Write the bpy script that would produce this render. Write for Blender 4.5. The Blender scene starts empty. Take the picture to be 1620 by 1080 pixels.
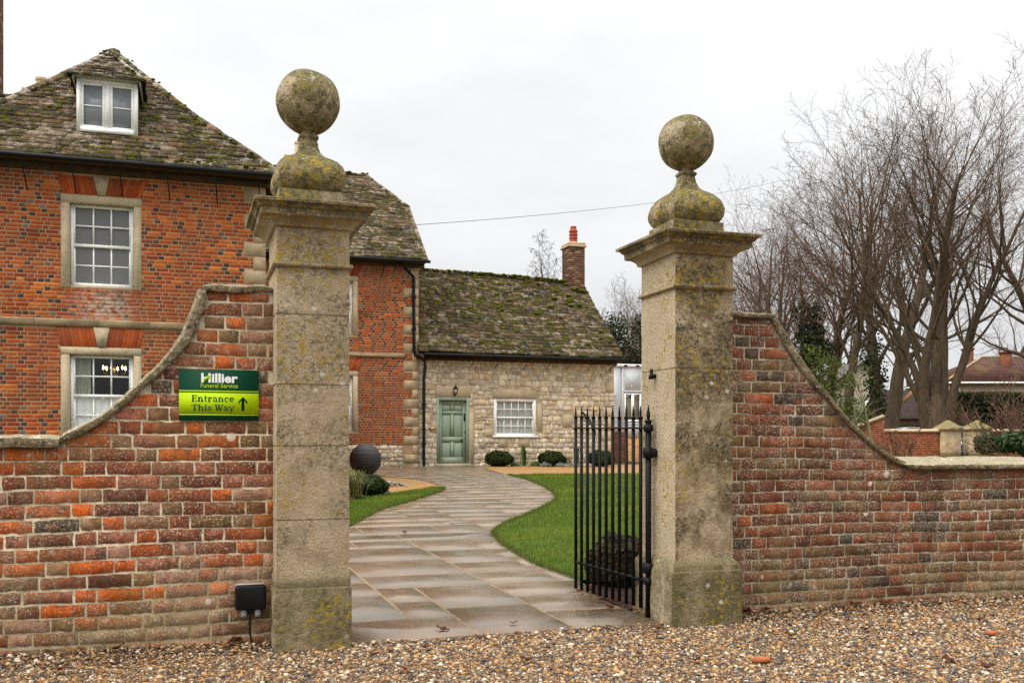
import bpy, math, random
import numpy as np
from mathutils import Vector, Matrix, noise
R = math.radians
sc = bpy.context.scene
col = sc.collection
# ---------------------------------------------------------------- camera
CAMZ, FPX, CX, HY = 1.13, 1575.0, 810.0, 705.0
cam_d = bpy.data.cameras.new('camera'); cam = bpy.data.objects.new('camera', cam_d); col.objects.link(cam)
cam.location = (0, 0, CAMZ); cam.rotation_euler = (R(90), 0, 0)
cam_d.sensor_width = 36; cam_d.lens = 36*FPX/1620.0
cam_d.shift_y = (HY-540)/1620.0; cam_d.clip_start = .05; cam_d.clip_end = 2000
sc.camera = cam
# ---------------------------------------------------------------- world (overcast) and soft sun
SUN_EL, SUN_AZ = 50, 232           # azimuth clockwise from +Y: behind the camera, to the left
w = bpy.data.worlds.new('World'); sc.world = w; w.use_nodes = True
nt = w.node_tree; nt.nodes.clear()
def wn(t, **k):
    n = nt.nodes.new(t)
    for a, b in k.items(): setattr(n, a, b)
    return n
wo = wn('ShaderNodeOutputWorld'); bg = wn('ShaderNodeBackground'); bg.inputs[1].default_value = .1
sky = wn('ShaderNodeTexSky', sky_type='NISHITA', sun_disc=False, sun_elevation=R(SUN_EL), sun_rotation=R(SUN_AZ))
sky.dust_density = 4; sky.air_density = 1.5
tc = wn('ShaderNodeTexCoord'); sx = wn('ShaderNodeSeparateXYZ'); nt.links.new(tc.outputs['Generated'], sx.inputs[0])
rp = wn('ShaderNodeValToRGB'); nt.links.new(sx.outputs['Z'], rp.inputs[0])
rp.color_ramp.elements[0].position = 0; rp.color_ramp.elements[0].color = (.205, .209, .216, 1)
rp.color_ramp.elements[1].position = 1; rp.color_ramp.elements[1].color = (1.05, 1.05, 1.04, 1)
e = rp.color_ramp.elements.new(.17); e.color = (.260, .262, .265, 1)
e = rp.color_ramp.elements.new(.40); e.color = (.322, .323, .324, 1)
mp = wn('ShaderNodeMapping'); mp.inputs['Scale'].default_value = (1, 1, 3.2); nt.links.new(tc.outputs['Generated'], mp.inputs[0])
nz = wn('ShaderNodeTexNoise'); nz.inputs['Scale'].default_value = 2.6; nz.inputs['Detail'].default_value = 5; nz.inputs['Roughness'].default_value = .5
nt.links.new(mp.outputs[0], nz.inputs['Vector'])
mr = wn('ShaderNodeMapRange'); mr.inputs[1].default_value = .3; mr.inputs[2].default_value = .7; mr.inputs[3].default_value = 22.8; mr.inputs[4].default_value = 28.0
nt.links.new(nz.outputs[0], mr.inputs[0])
vm = wn('ShaderNodeVectorMath', operation='SCALE'); nt.links.new(rp.outputs[0], vm.inputs[0]); nt.links.new(mr.outputs[0], vm.inputs['Scale'])
mx = wn('ShaderNodeMix', data_type='RGBA'); mx.inputs[0].default_value = .96; mx.clamp_result = False
nt.links.new(sky.outputs[0], mx.inputs[6]); nt.links.new(vm.outputs[0], mx.inputs[7])
nt.links.new(mx.outputs[2], bg.inputs[0]); nt.links.new(bg.outputs[0], wo.inputs[0])
sd = bpy.data.lights.new('sun', 'SUN'); sd.energy = 1.5; sd.angle = R(28); sd.color = (1, .91, .78)
sun = bpy.data.objects.new('sun', sd); col.objects.link(sun)
saz, sel = R(SUN_AZ), R(SUN_EL)
sdir = Vector((math.sin(saz)*math.cos(sel), math.cos(saz)*math.cos(sel), math.sin(sel)))
sun.rotation_euler = sdir.to_track_quat('Z', 'Y').to_euler()
sc.view_settings.view_transform = 'Standard'; sc.view_settings.look = 'None'
sc.view_settings.exposure = 0.40; sc.view_settings.gamma = 1
sc.cycles.use_denoising = False; sc.cycles.max_bounces = 8; sc.cycles.transparent_max_bounces = 12

# ---------------------------------------------------------------- frames: W = (along wall u, into garden v, z)
TH = math.atan(.33); CT, ST = math.cos(TH), math.sin(TH)
P0 = (-1.297, 5.476); KV = -P0[0]*ST + P0[1]*CT; GA = .0204; VG = 24.5
def W(u, v, z=0): return Vector((P0[0]+CT*u-ST*v, P0[1]+ST*u+CT*v, z))
def toW(x, y): a, b = x-P0[0], y-P0[1]; return a*CT+b*ST, -a*ST+b*CT
def onv(px, py, v):
    dx, dz = (px-CX)/FPX, (HY-py)/FPX
    Y = (v+KV)/(CT-dx*ST); u, _ = toW(dx*Y, Y); return u, CAMZ+dz*Y
def g(v): return GA*min(max(v, 0), VG)
def ong(px, py):
    dx, dz = (px-CX)/FPX, (HY-py)/FPX
    Y = (CAMZ+GA*KV)/(GA*(CT-dx*ST)-dz); u, v = toW(dx*Y, Y)
    if v < 0: Y = CAMZ/-dz; u, v = toW(dx*Y, Y)
    return u, v
def onY(px, py, Y): return Vector(((px-CX)/FPX*Y, Y, CAMZ+(HY-py)/FPX*Y))

# ---------------------------------------------------------------- mesh and object helpers
BASE = {}
def tag(o, label=None, cat=None, group=None, kind=None):
    if label: o['label'] = label
    if cat: o['category'] = cat
    if group: o['group'] = group
    if kind: o['kind'] = kind
    return o
def thing(name, label, cat, base, frame='W', rot=0, group=None):
    o = bpy.data.objects.new(name, None); col.objects.link(o); o.empty_display_size = .2
    if frame == 'W': o.location = W(*base); o.rotation_euler = (0, 0, TH)
    else: o.location = base; o.rotation_euler = (0, 0, rot)
    BASE[o.name] = Vector(base) if frame in ('W', 'X') else Vector((0, 0, 0))
    return tag(o, label, cat, group)
def npmesh(V, F, tint=None, smooth=False, mats=(), midx=None):
    me = bpy.data.meshes.new('mesh'); V = np.asarray(V, np.float32)
    me.vertices.add(len(V)); me.vertices.foreach_set('co', V.ravel())
    if isinstance(F, np.ndarray):
        n, k = F.shape; loops = F.ravel(); st = np.arange(n)*k; tot = np.full(n, k)
    else:
        tot = np.array([len(f) for f in F]); st = np.concatenate(([0], np.cumsum(tot)[:-1])) if len(tot) else np.array([], int)
        loops = np.array([i for f in F for i in f]); n = len(F)
    me.loops.add(len(loops)); me.loops.foreach_set('vertex_index', loops.astype(np.int32))
    me.polygons.add(n); me.polygons.foreach_set('loop_start', st.astype(np.int32)); me.polygons.foreach_set('loop_total', tot.astype(np.int32))
    if smooth: me.polygons.foreach_set('use_smooth', np.ones(n, bool))
    for m in mats: me.materials.append(m)
    if midx is not None: me.polygons.foreach_set('material_index', np.asarray(midx, np.int32))
    me.update(calc_edges=True)
    if tint is not None:
        a = me.attributes.new('tint', 'FLOAT_COLOR', 'FACE'); T = np.asarray(tint, np.float32)
        if T.shape[1] == 3: T = np.hstack([T, np.ones((len(T), 1), np.float32)])
        a.data.foreach_set('color', T.ravel())
    return me
def link(name, me, parent=None, loc=None, rot=None):
    o = bpy.data.objects.new(name, me); col.objects.link(o)
    if parent is not None: o.parent = parent; BASE[o.name] = BASE[parent.name]
    if loc is not None: o.location = loc
    if rot is not None: o.rotation_euler = rot
    return o
class MB:
    def __init__(s): s.v = []; s.f = []; s.t = []; s.m = []
    def add(s, vs, fs, tint=(1, 1, 1), mi=0):
        b = len(s.v); s.v.extend(vs)
        for f in fs: s.f.append(tuple(b+i for i in f)); s.t.append(tint); s.m.append(mi)
    def box(s, a0, a1, b0, b1, c0, c1, tint=(1, 1, 1), mi=0):
        s.add([(a0, b0, c0), (a1, b0, c0), (a1, b1, c0), (a0, b1, c0), (a0, b0, c1), (a1, b0, c1), (a1, b1, c1), (a0, b1, c1)],
              [(3, 2, 1, 0), (4, 5, 6, 7), (0, 1, 5, 4), (1, 2, 6, 5), (2, 3, 7, 6), (3, 0, 4, 7)], tint, mi)
    def bbox(s, a0, a1, b0, b1, c0, c1, r=.005, tint=(1, 1, 1), mi=0):   # chamfered box
        vs = []; 
        def ring(i, z): return [(a0+i, b0+i, z), (a1-i, b0+i, z), (a1-i, b1-i, z), (a0+i, b1-i, z)]
        vs = ring(r, c0)+ring(0, c0+r)+ring(0, c1-r)+ring(r, c1)
        fs = [(3, 2, 1, 0), (12, 13, 14, 15)]
        for k in range(3):
            for i in range(4): j = (i+1) % 4; fs.append((k*4+i, k*4+j, k*4+4+j, k*4+4+i))
        s.add(vs, fs, tint, mi)
    def rings(s, rs, tint=(1, 1, 1), mi=0, cap=True, closed=False):
        n = len(rs[0]); vs = [tuple(p) for r in rs for p in r]; fs = []; K = len(rs)
        for k in range(K if closed else K-1):
            k2 = (k+1) % K
            for i in range(n): j = (i+1) % n; fs.append((k*n+i, k*n+j, k2*n+j, k2*n+i))
        if cap and not closed: fs.append(tuple(range(n-1, -1, -1))); fs.append(tuple((K-1)*n+i for i in range(n)))
        s.add(vs, fs, tint, mi)
    def lathe(s, c, prof, n=24, tint=(1, 1, 1), mi=0):
        s.rings([[(c[0]+r*math.cos(2*math.pi*i/n), c[1]+r*math.sin(2*math.pi*i/n), z) for i in range(n)] for r, z in prof], tint, mi)
    def tube(s, pts, r, n=8, tint=(1, 1, 1), mi=0):
        pts = [Vector(p) for p in pts]; rs = []
        rr = r if isinstance(r, (list, tuple)) else [r]*len(pts)
        up = Vector((0, 0, 1))
        for i, p in enumerate(pts):
            d = (pts[min(i+1, len(pts)-1)]-pts[max(i-1, 0)]).normalized()
            a = d.cross(up if abs(d.z) < .9 else Vector((1, 0, 0))).normalized(); b = a.cross(d)
            if rs and a.dot(la) < 0: a = -a; b = -b
            la = a
            rs.append([p+(a*math.cos(2*math.pi*k/n)+b*math.sin(2*math.pi*k/n))*rr[i] for k in range(n)])
        s.rings(rs, tint, mi)
    def prism(s, poly, v0, v1, tint=(1, 1, 1), mi=0):      # poly in (u,z), extruded in v
        n = len(poly); vs = [(a, v0, b) for a, b in poly]+[(a, v1, b) for a, b in poly]
        s.add(vs, [tuple(range(n)), tuple(range(2*n-1, n-1, -1))]+[(j, i, n+i, n+j) for i, j in ((i, (i+1) % n) for i in range(n))], tint, mi)
    def mesh(s, mats, base=(0, 0, 0), smooth=False):
        b = np.array(base, np.float32); V = np.array(s.v, np.float32).reshape(-1, 3)-b
        return npmesh(V, s.f, s.t, smooth, mats if isinstance(mats, (list, tuple)) else [mats], s.m)
    def part(s, name, mats, parent, smooth=False):
        return link(name, s.mesh(mats, BASE[parent.name], smooth), parent)
    def solo(s, name, mats, base, label, cat, frame='W', rot=0, group=None, kind=None, smooth=False):
        if frame == 'W': o = link(name, s.mesh(mats, base, smooth), None, W(*base), (0, 0, TH))
        elif frame == 'X': o = link(name, s.mesh(mats, base, smooth), None, base)
        else: o = link(name, s.mesh(mats, (0, 0, 0), smooth), None, base, (0, 0, rot))
        return tag(o, label, cat, group, kind)
def smooth_angle(o, deg=40):
    o.data.polygons.foreach_set('use_smooth', np.ones(len(o.data.polygons), bool))
    try: o.data.set_sharp_from_angle(angle=R(deg))
    except Exception: pass
    return o
def copy_tree(o, parent=None):
    c = o.copy(); col.objects.link(c); BASE[c.name] = BASE.get(o.name, Vector())
    if parent is not None: c.parent = parent
    for ch in list(o.children): copy_tree(ch, c)
    return c
def rrect(cu, cv, hu, hv, rc, z, k=5):
    o = []
    for sx_, sy_, a0 in ((1, 1, 0), (-1, 1, 90), (-1, -1, 180), (1, -1, 270)):
        for i in range(k):
            a = R(a0+90*i/(k-1)); o.append((cu+sx_*(hu-rc)+rc*math.cos(a), cv+sy_*(hv-rc)+rc*math.sin(a), z))
    return o

# ---------------------------------------------------------------- node helper
class G:
    def __init__(s, name):
        s.m = bpy.data.materials.new(name); s.m.use_nodes = True; s.t = s.m.node_tree; s.t.nodes.clear()
        s.o = s.t.nodes.new('ShaderNodeOutputMaterial'); s.co = s.n('ShaderNodeTexCoord').outputs['Object']
    def n(s, t, **k):
        n = s.t.nodes.new(t)
        for a, b in k.items(): setattr(n, a, b)
        return n
    def set(s, sock, v):
        if isinstance(v, bpy.types.NodeSocket): s.t.links.new(v, sock)
        elif isinstance(v, (tuple, list)) and len(v) == 3 and sock.type == 'RGBA': sock.default_value = (*v, 1)
        else: sock.default_value = v
    def noise(s, sc_, det=4, ro=.6, vec=None, dist=0):
        n = s.n('ShaderNodeTexNoise'); s.set(n.inputs['Vector'], vec or s.co); n.inputs['Scale'].default_value = sc_
        n.inputs['Detail'].default_value = det; n.inputs['Roughness'].default_value = ro; n.inputs['Distortion'].default_value = dist; return n.outputs[0]
    def voro(s, sc_, vec=None, out='Distance', feature='F1'):
        n = s.n('ShaderNodeTexVoronoi', feature=feature); s.set(n.inputs['Vector'], vec or s.co); n.inputs['Scale'].default_value = sc_; return n.outputs[out]
    def stretch(s, x, y, z):
        n = s.n('ShaderNodeMapping'); s.set(n.inputs[0], s.co); n.inputs['Scale'].default_value = (x, y, z); return n.outputs[0]
    def step(s, f, a, b, lo=0, hi=1):
        n = s.n('ShaderNodeMapRange', interpolation_type='SMOOTHSTEP'); s.set(n.inputs[0], f)
        for i, v in enumerate((a, b, lo, hi)): s.set(n.inputs[i+1], v)
        return n.outputs[0]
    def math(s, op, a, b=0):
        n = s.n('ShaderNodeMath', operation=op); s.set(n.inputs[0], a); s.set(n.inputs[1], b); return n.outputs[0]
    def mul(s, a, b): return s.math('MULTIPLY', a, b)
    def mix(s, f, a, b, bl='MIX'):
        n = s.n('ShaderNodeMix', data_type='RGBA', blend_type=bl); s.set(n.inputs[0], f); s.set(n.inputs[6], a); s.set(n.inputs[7], b); return n.outputs[2]
    def ramp(s, f, st):
        n = s.n('ShaderNodeValToRGB'); s.set(n.inputs[0], f); el = n.color_ramp.elements
        while len(el) < len(st): el.new(.5)
        for e_, (p, c) in zip(el, st): e_.position = p; e_.color = (*c, 1)
        return n.outputs[0]
    def tint(s): return s.n('ShaderNodeAttribute', attribute_name='tint').outputs['Color']
    def val(s, c, f, lo, hi):                               # multiply colour by noise mapped lo..hi
        k = s.step(f, .25, .75, lo, hi); n = s.n('ShaderNodeVectorMath', operation='SCALE'); s.set(n.inputs[0], c); s.set(n.inputs['Scale'], k); return n.outputs[0]
    def z(s): n = s.n('ShaderNodeSeparateXYZ'); s.set(n.inputs[0], s.co); return n.outputs['Z']
    def nz(s): n = s.n('ShaderNodeSeparateXYZ'); s.set(n.inputs[0], s.n('ShaderNodeNewGeometry').outputs['Normal']); return n.outputs['Z']
    def out(s, colr, rough=.8, h=None, dist=.01, st=1, **kw):
        b = s.n('ShaderNodeBsdfPrincipled'); s.set(b.inputs['Base Color'], colr); s.set(b.inputs['Roughness'], rough)
        if not isinstance(rough, bpy.types.NodeSocket) and rough >= .65: kw.setdefault('Specular_IOR_Level', .12)
        for k, v in kw.items(): s.set(b.inputs[k.replace('_', ' ')], v)
        if h is not None:
            bp = s.n('ShaderNodeBump'); s.set(bp.inputs['Height'], h); bp.inputs['Distance'].default_value = dist; bp.inputs['Strength'].default_value = st
            s.t.links.new(bp.outputs[0], b.inputs['Normal'])
        s.t.links.new(b.outputs[0], s.o.inputs[0]); return s.m
def plain(name, c, rough=.5, var=.12, sc_=8, bump=.002, **kw):
    q = G(name); f = q.noise(sc_, 5); return q.out(q.val(c, f, 1-var, 1+var), rough, q.noise(sc_*6, 3), bump, **kw)
M = {}
def mk_brick(name, lich, algae, speck=(.60, .68)):
    q = G(name); c = q.val(q.val(q.tint(), q.noise(11, 6, .75), .55, 1.4), q.noise(55, 4, .7), .7, 1.28)
    dk = q.step(q.noise(9, 5, .7), .52, .60); c = q.mix(q.mul(dk, .55), c, (.085, .052, .036))
    fr = q.step(q.noise(7.3, 4, .7, q.stretch(1, 1, 1.7)), .59, .63); c = q.mix(q.mul(fr, .35), c, (.45, .10, .018))
    c = q.mix(q.mul(q.step(q.noise(2.3, 6, .7), .46, .62), algae), c, (.17, .125, .045))
    low = q.mul(q.step(q.z(), .55, .0), q.step(q.noise(3.1, 4), .35, .65)); c = q.mix(q.mul(low, .6), c, (.22, .165, .07))
    pm = q.step(q.noise(3.7, 3), .34, .56)
    sp = q.mul(q.step(q.noise(84, 3, .8), *speck), pm); c = q.val(c, q.noise(1.0, 5, .65), .74, 1.2); wash = q.mul(q.step(q.noise(1.5, 6, .7), .50, .66), .28); c = q.mix(wash, c, (.46, .37, .25)); c = q.mix(q.mul(sp, lich), c, (.58, .52, .43))
    big = q.mul(q.step(q.noise(19, 5, .7), .555, .63), q.step(q.noise(1.7, 2), .42, .58)); c = q.mix(q.mul(big, lich*.75), c, (.50, .42, .32))
    spot = q.mul(q.step(q.voro(5.5), .16, .12), q.step(q.noise(2.1, 2), .54, .58)); c = q.mix(q.mul(spot, .8), c, (.66, .55, .47))
    h = q.math('ADD', q.noise(30, 6, .8), q.mul(q.noise(130, 3), .4))
    return q.out(c, .9, h, .010)
M['brick'] = mk_brick('old_brick', .7, .42, (.545, .62))
def mk_mortar(name='old_mortar', k=1.0):
    q = G(name); c = q.ramp(q.noise(9, 6, .75), [(.3, (.17*k, .13*k, .07*k)), (.47, (.43*k, .355*k, .23*k)), (.60, (.64*min(1, k*1.25), .53*min(1, k*1.25), .39*min(1, k*1.25)))])
    low = q.mul(q.step(q.z(), .6, .0), .5); c = q.mix(low, c, (.17, .15, .06))
    c = q.mix(q.mul(q.step(q.noise(1.6, 3), .5, .7), .6), c, (.20, .17, .07))
    return q.out(c, .95, q.noise(90, 4), .006)
M['mortar'] = mk_mortar(); M['mortar_r'] = mk_mortar('dark_old_mortar', .62)
def mk_hbrick():
    q = G('house_brick'); c = q.val(q.tint(), q.noise(14, 4, .7), .75, 1.22)
    c = q.mix(q.mul(q.step(q.noise(.75, 5, .6), .44, .6), .6), c, (.24, .075, .036))
    c = q.mix(q.mul(q.step(q.noise(5, 6, .8), .57, .68), .45), c, (.42, .24, .15))
    dd = q.n('ShaderNodeVectorMath', operation='DISTANCE'); mp_ = q.n('ShaderNodeMapping'); q.set(mp_.inputs[0], q.co); mp_.inputs['Scale'].default_value = (.8, .15, 1.25); q.set(dd.inputs[0], mp_.outputs[0]); dd.inputs[1].default_value = (0, 0, 3.42*1.25)
    ef = q.mul(q.step(dd.outputs['Value'], .62, .1), q.step(q.noise(7, 6, .8), .42, .56)); c = q.mix(q.mul(ef, .75), c, (.60, .48, .41))
    return q.out(c, .85, q.noise(40, 3), .006)
M['hbrick'] = mk_hbrick()
def mk_hmortar():
    q = G('house_mortar'); c = q.ramp(q.noise(2.5, 5), [(.3, (.30, .18, .095)), (.7, (.48, .33, .20))])
    return q.out(c, .95)
M['hmortar'] = mk_hmortar()
def mk_pier(name='pier_limestone', FR=.2):
    q = G(name); c = q.ramp(q.noise(5, 7, .65), [(.3, (.305, .228, .14)), (.5, (.46, .355, .228)), (.7, (.56, .45, .305))])
    # soot and algae weathering: stronger on the face to the road
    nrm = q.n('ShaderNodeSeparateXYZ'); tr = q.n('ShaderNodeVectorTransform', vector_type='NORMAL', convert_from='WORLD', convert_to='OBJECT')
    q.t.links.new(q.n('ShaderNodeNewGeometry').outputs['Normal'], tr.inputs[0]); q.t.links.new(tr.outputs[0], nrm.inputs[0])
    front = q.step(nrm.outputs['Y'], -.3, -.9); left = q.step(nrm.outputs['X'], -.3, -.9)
    c = q.mix(q.mul(left, .7), c, (.62, .52, .37))  # left faces paler: cleaner stone, plus the light from the left put into colour
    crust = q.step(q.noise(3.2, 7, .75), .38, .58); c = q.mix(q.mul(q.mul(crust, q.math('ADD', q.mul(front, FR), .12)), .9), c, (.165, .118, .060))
    bl = q.mul(q.step(q.noise(34, 5, .8), .50, .57), q.step(q.noise(3.1, 4, .6), .44, .56)); c = q.mix(q.mul(bl, q.math('ADD', q.mul(front, min(1, FR*.45+.42)), .12)), c, (.06, .052, .035))
    low = q.mul(q.step(q.z(), .44, .36), q.step(q.noise(5, 6, .7), .3, .58)); c = q.mix(q.mul(low, .72), c, (.135, .118, .05)); low2 = q.mul(q.step(q.z(), .42, .3), q.step(q.noise(30, 5, .8), .50, .58)); c = q.mix(q.mul(low2, .6), c, (.06, .055, .028))
    up = q.step(q.nz(), .2, .9); mo = q.step(q.noise(13, 4, .7), .47, .6); c = q.mix(q.mul(up, .8), c, (.13, .12, .05))
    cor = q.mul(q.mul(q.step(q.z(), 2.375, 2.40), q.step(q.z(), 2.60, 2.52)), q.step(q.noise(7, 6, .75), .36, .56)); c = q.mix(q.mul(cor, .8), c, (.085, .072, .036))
    und = q.mul(q.step(q.noise(7, 7, .78), .40, .56), q.step(q.z(), 2.45, 2.62)); c = q.mix(q.mul(und, .9), c, (.175, .15, .052)); fb = q.mul(q.step(q.noise(22, 5, .8), .50, .58), q.step(q.z(), 2.45, 2.62)); c = q.mix(q.mul(fb, .75), c, (.065, .055, .03))
    fw_ = q.mul(q.step(q.noise(17, 5, .8), .56, .61), q.mul(q.step(q.nz(), .0, .5), q.step(q.z(), 2.45, 2.6))); c = q.mix(q.mul(fw_, .8), c, (.56, .52, .43))
    ye = q.mul(q.step(q.noise(24, 4, .75), .54, .58), q.step(q.noise(2.2, 3), .48, .56)); c = q.mix(q.mul(ye, .9), c, (.36, .25, .025))
    wh = q.mul(q.step(q.voro(9), .17, .10), q.step(q.noise(3.3, 2), .53, .6)); c = q.mix(q.mul(wh, .8), c, (.62, .58, .5))
    ws = q.step(q.noise(60, 3, .8), .585, .64); c = q.mix(q.mul(ws, .45), c, (.58, .52, .40))
    c = q.val(c, q.noise(85, 4, .75), .78, 1.18); h = q.math('ADD', q.noise(20, 8, .78), q.mul(q.noise(110, 3), .5))
    return q.out(c, .9, h, .018)
M['pier'] = mk_pier(); M['pier_r'] = mk_pier('pier_limestone_crusted', .95)
def mk_coping():
    q = G('coping_stone'); c = q.ramp(q.noise(8, 7, .7), [(.28, (.115, .095, .05)), (.5, (.25, .20, .12)), (.72, (.40, .34, .23))])
    bl = q.step(q.noise(26, 5, .8), .51, .60); c = q.mix(q.mul(bl, .85), c, (.055, .05, .03))
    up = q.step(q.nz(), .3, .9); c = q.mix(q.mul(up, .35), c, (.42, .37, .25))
    mo = q.step(q.noise(7, 5), .56, .68); c = q.mix(q.mul(mo, .5), c, (.17, .16, .05))
    ws = q.step(q.noise(42, 3, .8), .565, .62); c = q.mix(q.mul(ws, .75), c, (.58, .54, .44))
    return q.out(c, .92, q.math('ADD', q.noise(22, 6, .75), q.mul(q.noise(100, 3), .4)), .014)
M['coping'] = mk_coping()
def mk_dress():
    q = G('dressed_limestone'); c = q.ramp(q.noise(3, 6, .65), [(.28, (.40, .315, .20)), (.7, (.58, .475, .325))])
    c = q.mix(q.mul(q.step(q.noise(14, 4), .56, .7), .4), c, (.2, .16, .10)); return q.out(c, .88, q.noise(30, 4), .008)
M['dress'] = mk_dress()
def mk_rubble():
    q = G('rubble_stone'); c = q.val(q.tint(), q.noise(7, 6, .7), .7, 1.25)
    c = q.mix(q.mul(q.step(q.noise(12, 5, .8), .57, .72), .45), c, (.16, .125, .08)); return q.out(c, .92, q.noise(16, 6, .7), .03)
M['rubble'] = mk_rubble(); M['quoin'] = plain('weathered_quoin', (.40, .305, .19), .9, .28, 4, .008)
M['stackbrick'] = (lambda q: q.out(q.val(q.tint(), q.noise(9, 5, .7), .65, 1.3), .9, q.noise(40, 3), .006))(G('chimney_brick_old'))
M['rmortar'] = plain('rubble_mortar', (.46, .38, .265), .95, .3, 5, .01)
def mk_slate(name, moss, lich, mlo=.38):
    q = G(name); c = q.val(q.tint(), q.noise(9, 6, .7), .65, 1.3)
    li = q.mul(q.step(q.noise(6.5, 5, .78), .53, .575), q.step(q.noise(1.1, 3), .38, .55)); c = q.mix(q.mul(li, lich), c, (.62, .58, .50))
    sp = q.step(q.noise(26, 3, .8), .575, .64); c = q.mix(q.mul(sp, lich*.7), c, (.48, .43, .34))
    mo = q.mul(q.step(q.noise(5.0, 5, .7), .49, .57), q.step(q.noise(.62, 3), mlo, mlo+.16)); c = q.mix(q.mul(mo, moss), c, (.10, .098, .010))
    return q.out(c, .92, q.math('ADD', q.noise(20, 6, .7), q.mul(mo, 1.2)), .025)
M['slate'] = mk_slate('stone_slate', .85, .48); M['slate_mossy'] = mk_slate('mossy_stone_slate', .95, .36, .33)
M['moss'] = plain('moss', (.095, .098, .010), .95, .45, 14, .02)
M['white'] = plain('white_paint', (.90, .90, .87), .5, .03, 4, .0003)
M['iron'] = plain('black_iron', (.006, .006, .007), .5, .3, 30, .0015, Specular_IOR_Level=.18)
M['black'] = plain('black_gutter_paint', (.006, .006, .007), .55, .25, 9, .002, Specular_IOR_Level=.25)
M['timber'] = plain('dark_eave_board', (.085, .050, .030), .8, .3, 7, .004)
def mk_flag():
    q = G('wet_flagstone'); v = q.stretch(1, 1.25, 1); c = q.val(q.val(q.tint(), q.noise(3.5, 7, .7, v), .84, 1.16), q.noise(38, 4, .7), .85, 1.14)
    c = q.mix(q.mul(q.step(q.noise(1.7, 5, .6), .56, .64), .5), c, (.125, .070, .036))
    c = q.mix(q.mul(q.step(q.noise(.8, 3), .50, .62), .3), c, (.11, .10, .07))
    ro = q.step(q.noise(2.2, 6, .65), .34, .68, .17, .40)
    return q.out(c, ro, q.math('ADD', q.noise(5, 6, .6, v), q.mul(q.noise(45, 4), .25)), .0045, 1, Specular_IOR_Level=.5)
M['flag'] = mk_flag()
M['joint'] = plain('sandy_joint', (.235, .165, .10), .9, .25, 9, .006)
def mk_gravel(name, scl, stops, bump):
    q = G(name); cl = q.voro(scl, None, 'Color'); bw = q.n('ShaderNodeSeparateColor'); q.set(bw.inputs[0], cl)
    c = q.ramp(bw.outputs[0], stops); d = q.voro(scl); sh = q.math('SUBTRACT', 1, d)
    return q.out(c, .75, sh, bump)
GST = [(0, (.03, .026, .022)), (.25, (.07, .05, .035)), (.5, (.14, .08, .04)), (.72, (.10, .055, .03)), (.88, (.24, .18, .11)), (1, (.34, .27, .18))]
M['gravel_sheet'] = mk_gravel('gravel_ground', 75, GST, .008)
M['sand'] = mk_gravel('golden_gravel', 45, [(0, (.19, .095, .034)), (.3, (.31, .18, .072)), (.6, (.26, .135, .047)), (1, (.40, .26, .125))], .008)
def mk_peb():
    q = G('pebble'); return q.out(q.val(q.tint(), q.noise(160, 3), .75, 1.25), .5, q.noise(300, 2), .001)
M['pebble'] = mk_peb()
M['soil'] = plain('soil', (.05, .032, .022), .95, .5, 14, .03)
def mk_lawn():
    q = G('lawn_turf'); c = q.ramp(q.noise(3, 5), [(.3, (.05, .09, .010)), (.7, (.09, .135, .016))]); return q.out(c, .9, q.noise(90, 3), .02)
M['lawn'] = mk_lawn()
def mk_leaf(name, rough=.7, trans=.25):
    q = G(name); b = q.n('ShaderNodeBsdfPrincipled'); q.set(b.inputs['Base Color'], q.tint()); b.inputs['Roughness'].default_value = rough; b.inputs['Specular IOR Level'].default_value = .15
    t = q.n('ShaderNodeBsdfTranslucent'); q.set(t.inputs[0], q.tint()); mxs = q.n('ShaderNodeMixShader'); mxs.inputs[0].default_value = trans
    q.t.links.new(b.outputs[0], mxs.inputs[1]); q.t.links.new(t.outputs[0], mxs.inputs[2]); q.t.links.new(mxs.outputs[0], q.o.inputs[0]); return q.m
M['leaf'] = mk_leaf('foliage_leaf'); M['blade'] = mk_leaf('grass_blade', .5, .3)
def mk_bark(name, a, b, moss):
    q = G(name); v = q.stretch(4, 4, .7); c = q.ramp(q.noise(3, 6, .7, v), [(.3, a), (.7, b)])
    c = q.mix(q.mul(q.step(q.noise(.8, 4), .5, .7), moss), c, (.075, .075, .025)); return q.out(c, .95, q.noise(5, 6, .7, v), .05)
M['bark'] = mk_bark('lime_bark', (.05, .037, .025), (.15, .11, .074), .5)
M['twig'] = plain('bare_twig', (.125, .085, .058), .9, .3, .6, .001)
M['twig_red'] = plain('reddish_twig', (.165, .092, .070), .9, .3, .5, .001)
M['twig_dark'] = plain('dark_twig', (.07, .05, .042), .9, .3, .6, .001)
M['core'] = plain('painted_inner_shade', (.016, .022, .008), 1, .3, 8, .01)  # near-black fill: shade inside shrubs and hedges put into the colour
def mk_glass():
    q = G('window_glass'); f = q.n('ShaderNodeLayerWeight'); f.inputs[0].default_value = .5
    gl = q.n('ShaderNodeBsdfGlossy'); gl.inputs['Roughness'].default_value = .02; tr = q.n('ShaderNodeBsdfTransparent'); tr.inputs[0].default_value = (.9, .92, .92, 1)
    m2 = q.n('ShaderNodeMixShader'); q.t.links.new(q.math('ADD', q.mul(q.math('POWER', f.outputs['Facing'], 5), .9), .045), m2.inputs[0]); q.t.links.new(tr.outputs[0], m2.inputs[1]); q.t.links.new(gl.outputs[0], m2.inputs[2])
    q.t.links.new(m2.outputs[0], q.o.inputs[0]); return q.m
M['glass'] = mk_glass()
def flat(name, c, rough=.5, **kw):
    q = G(name); return q.out(c, rough, **kw)
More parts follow.
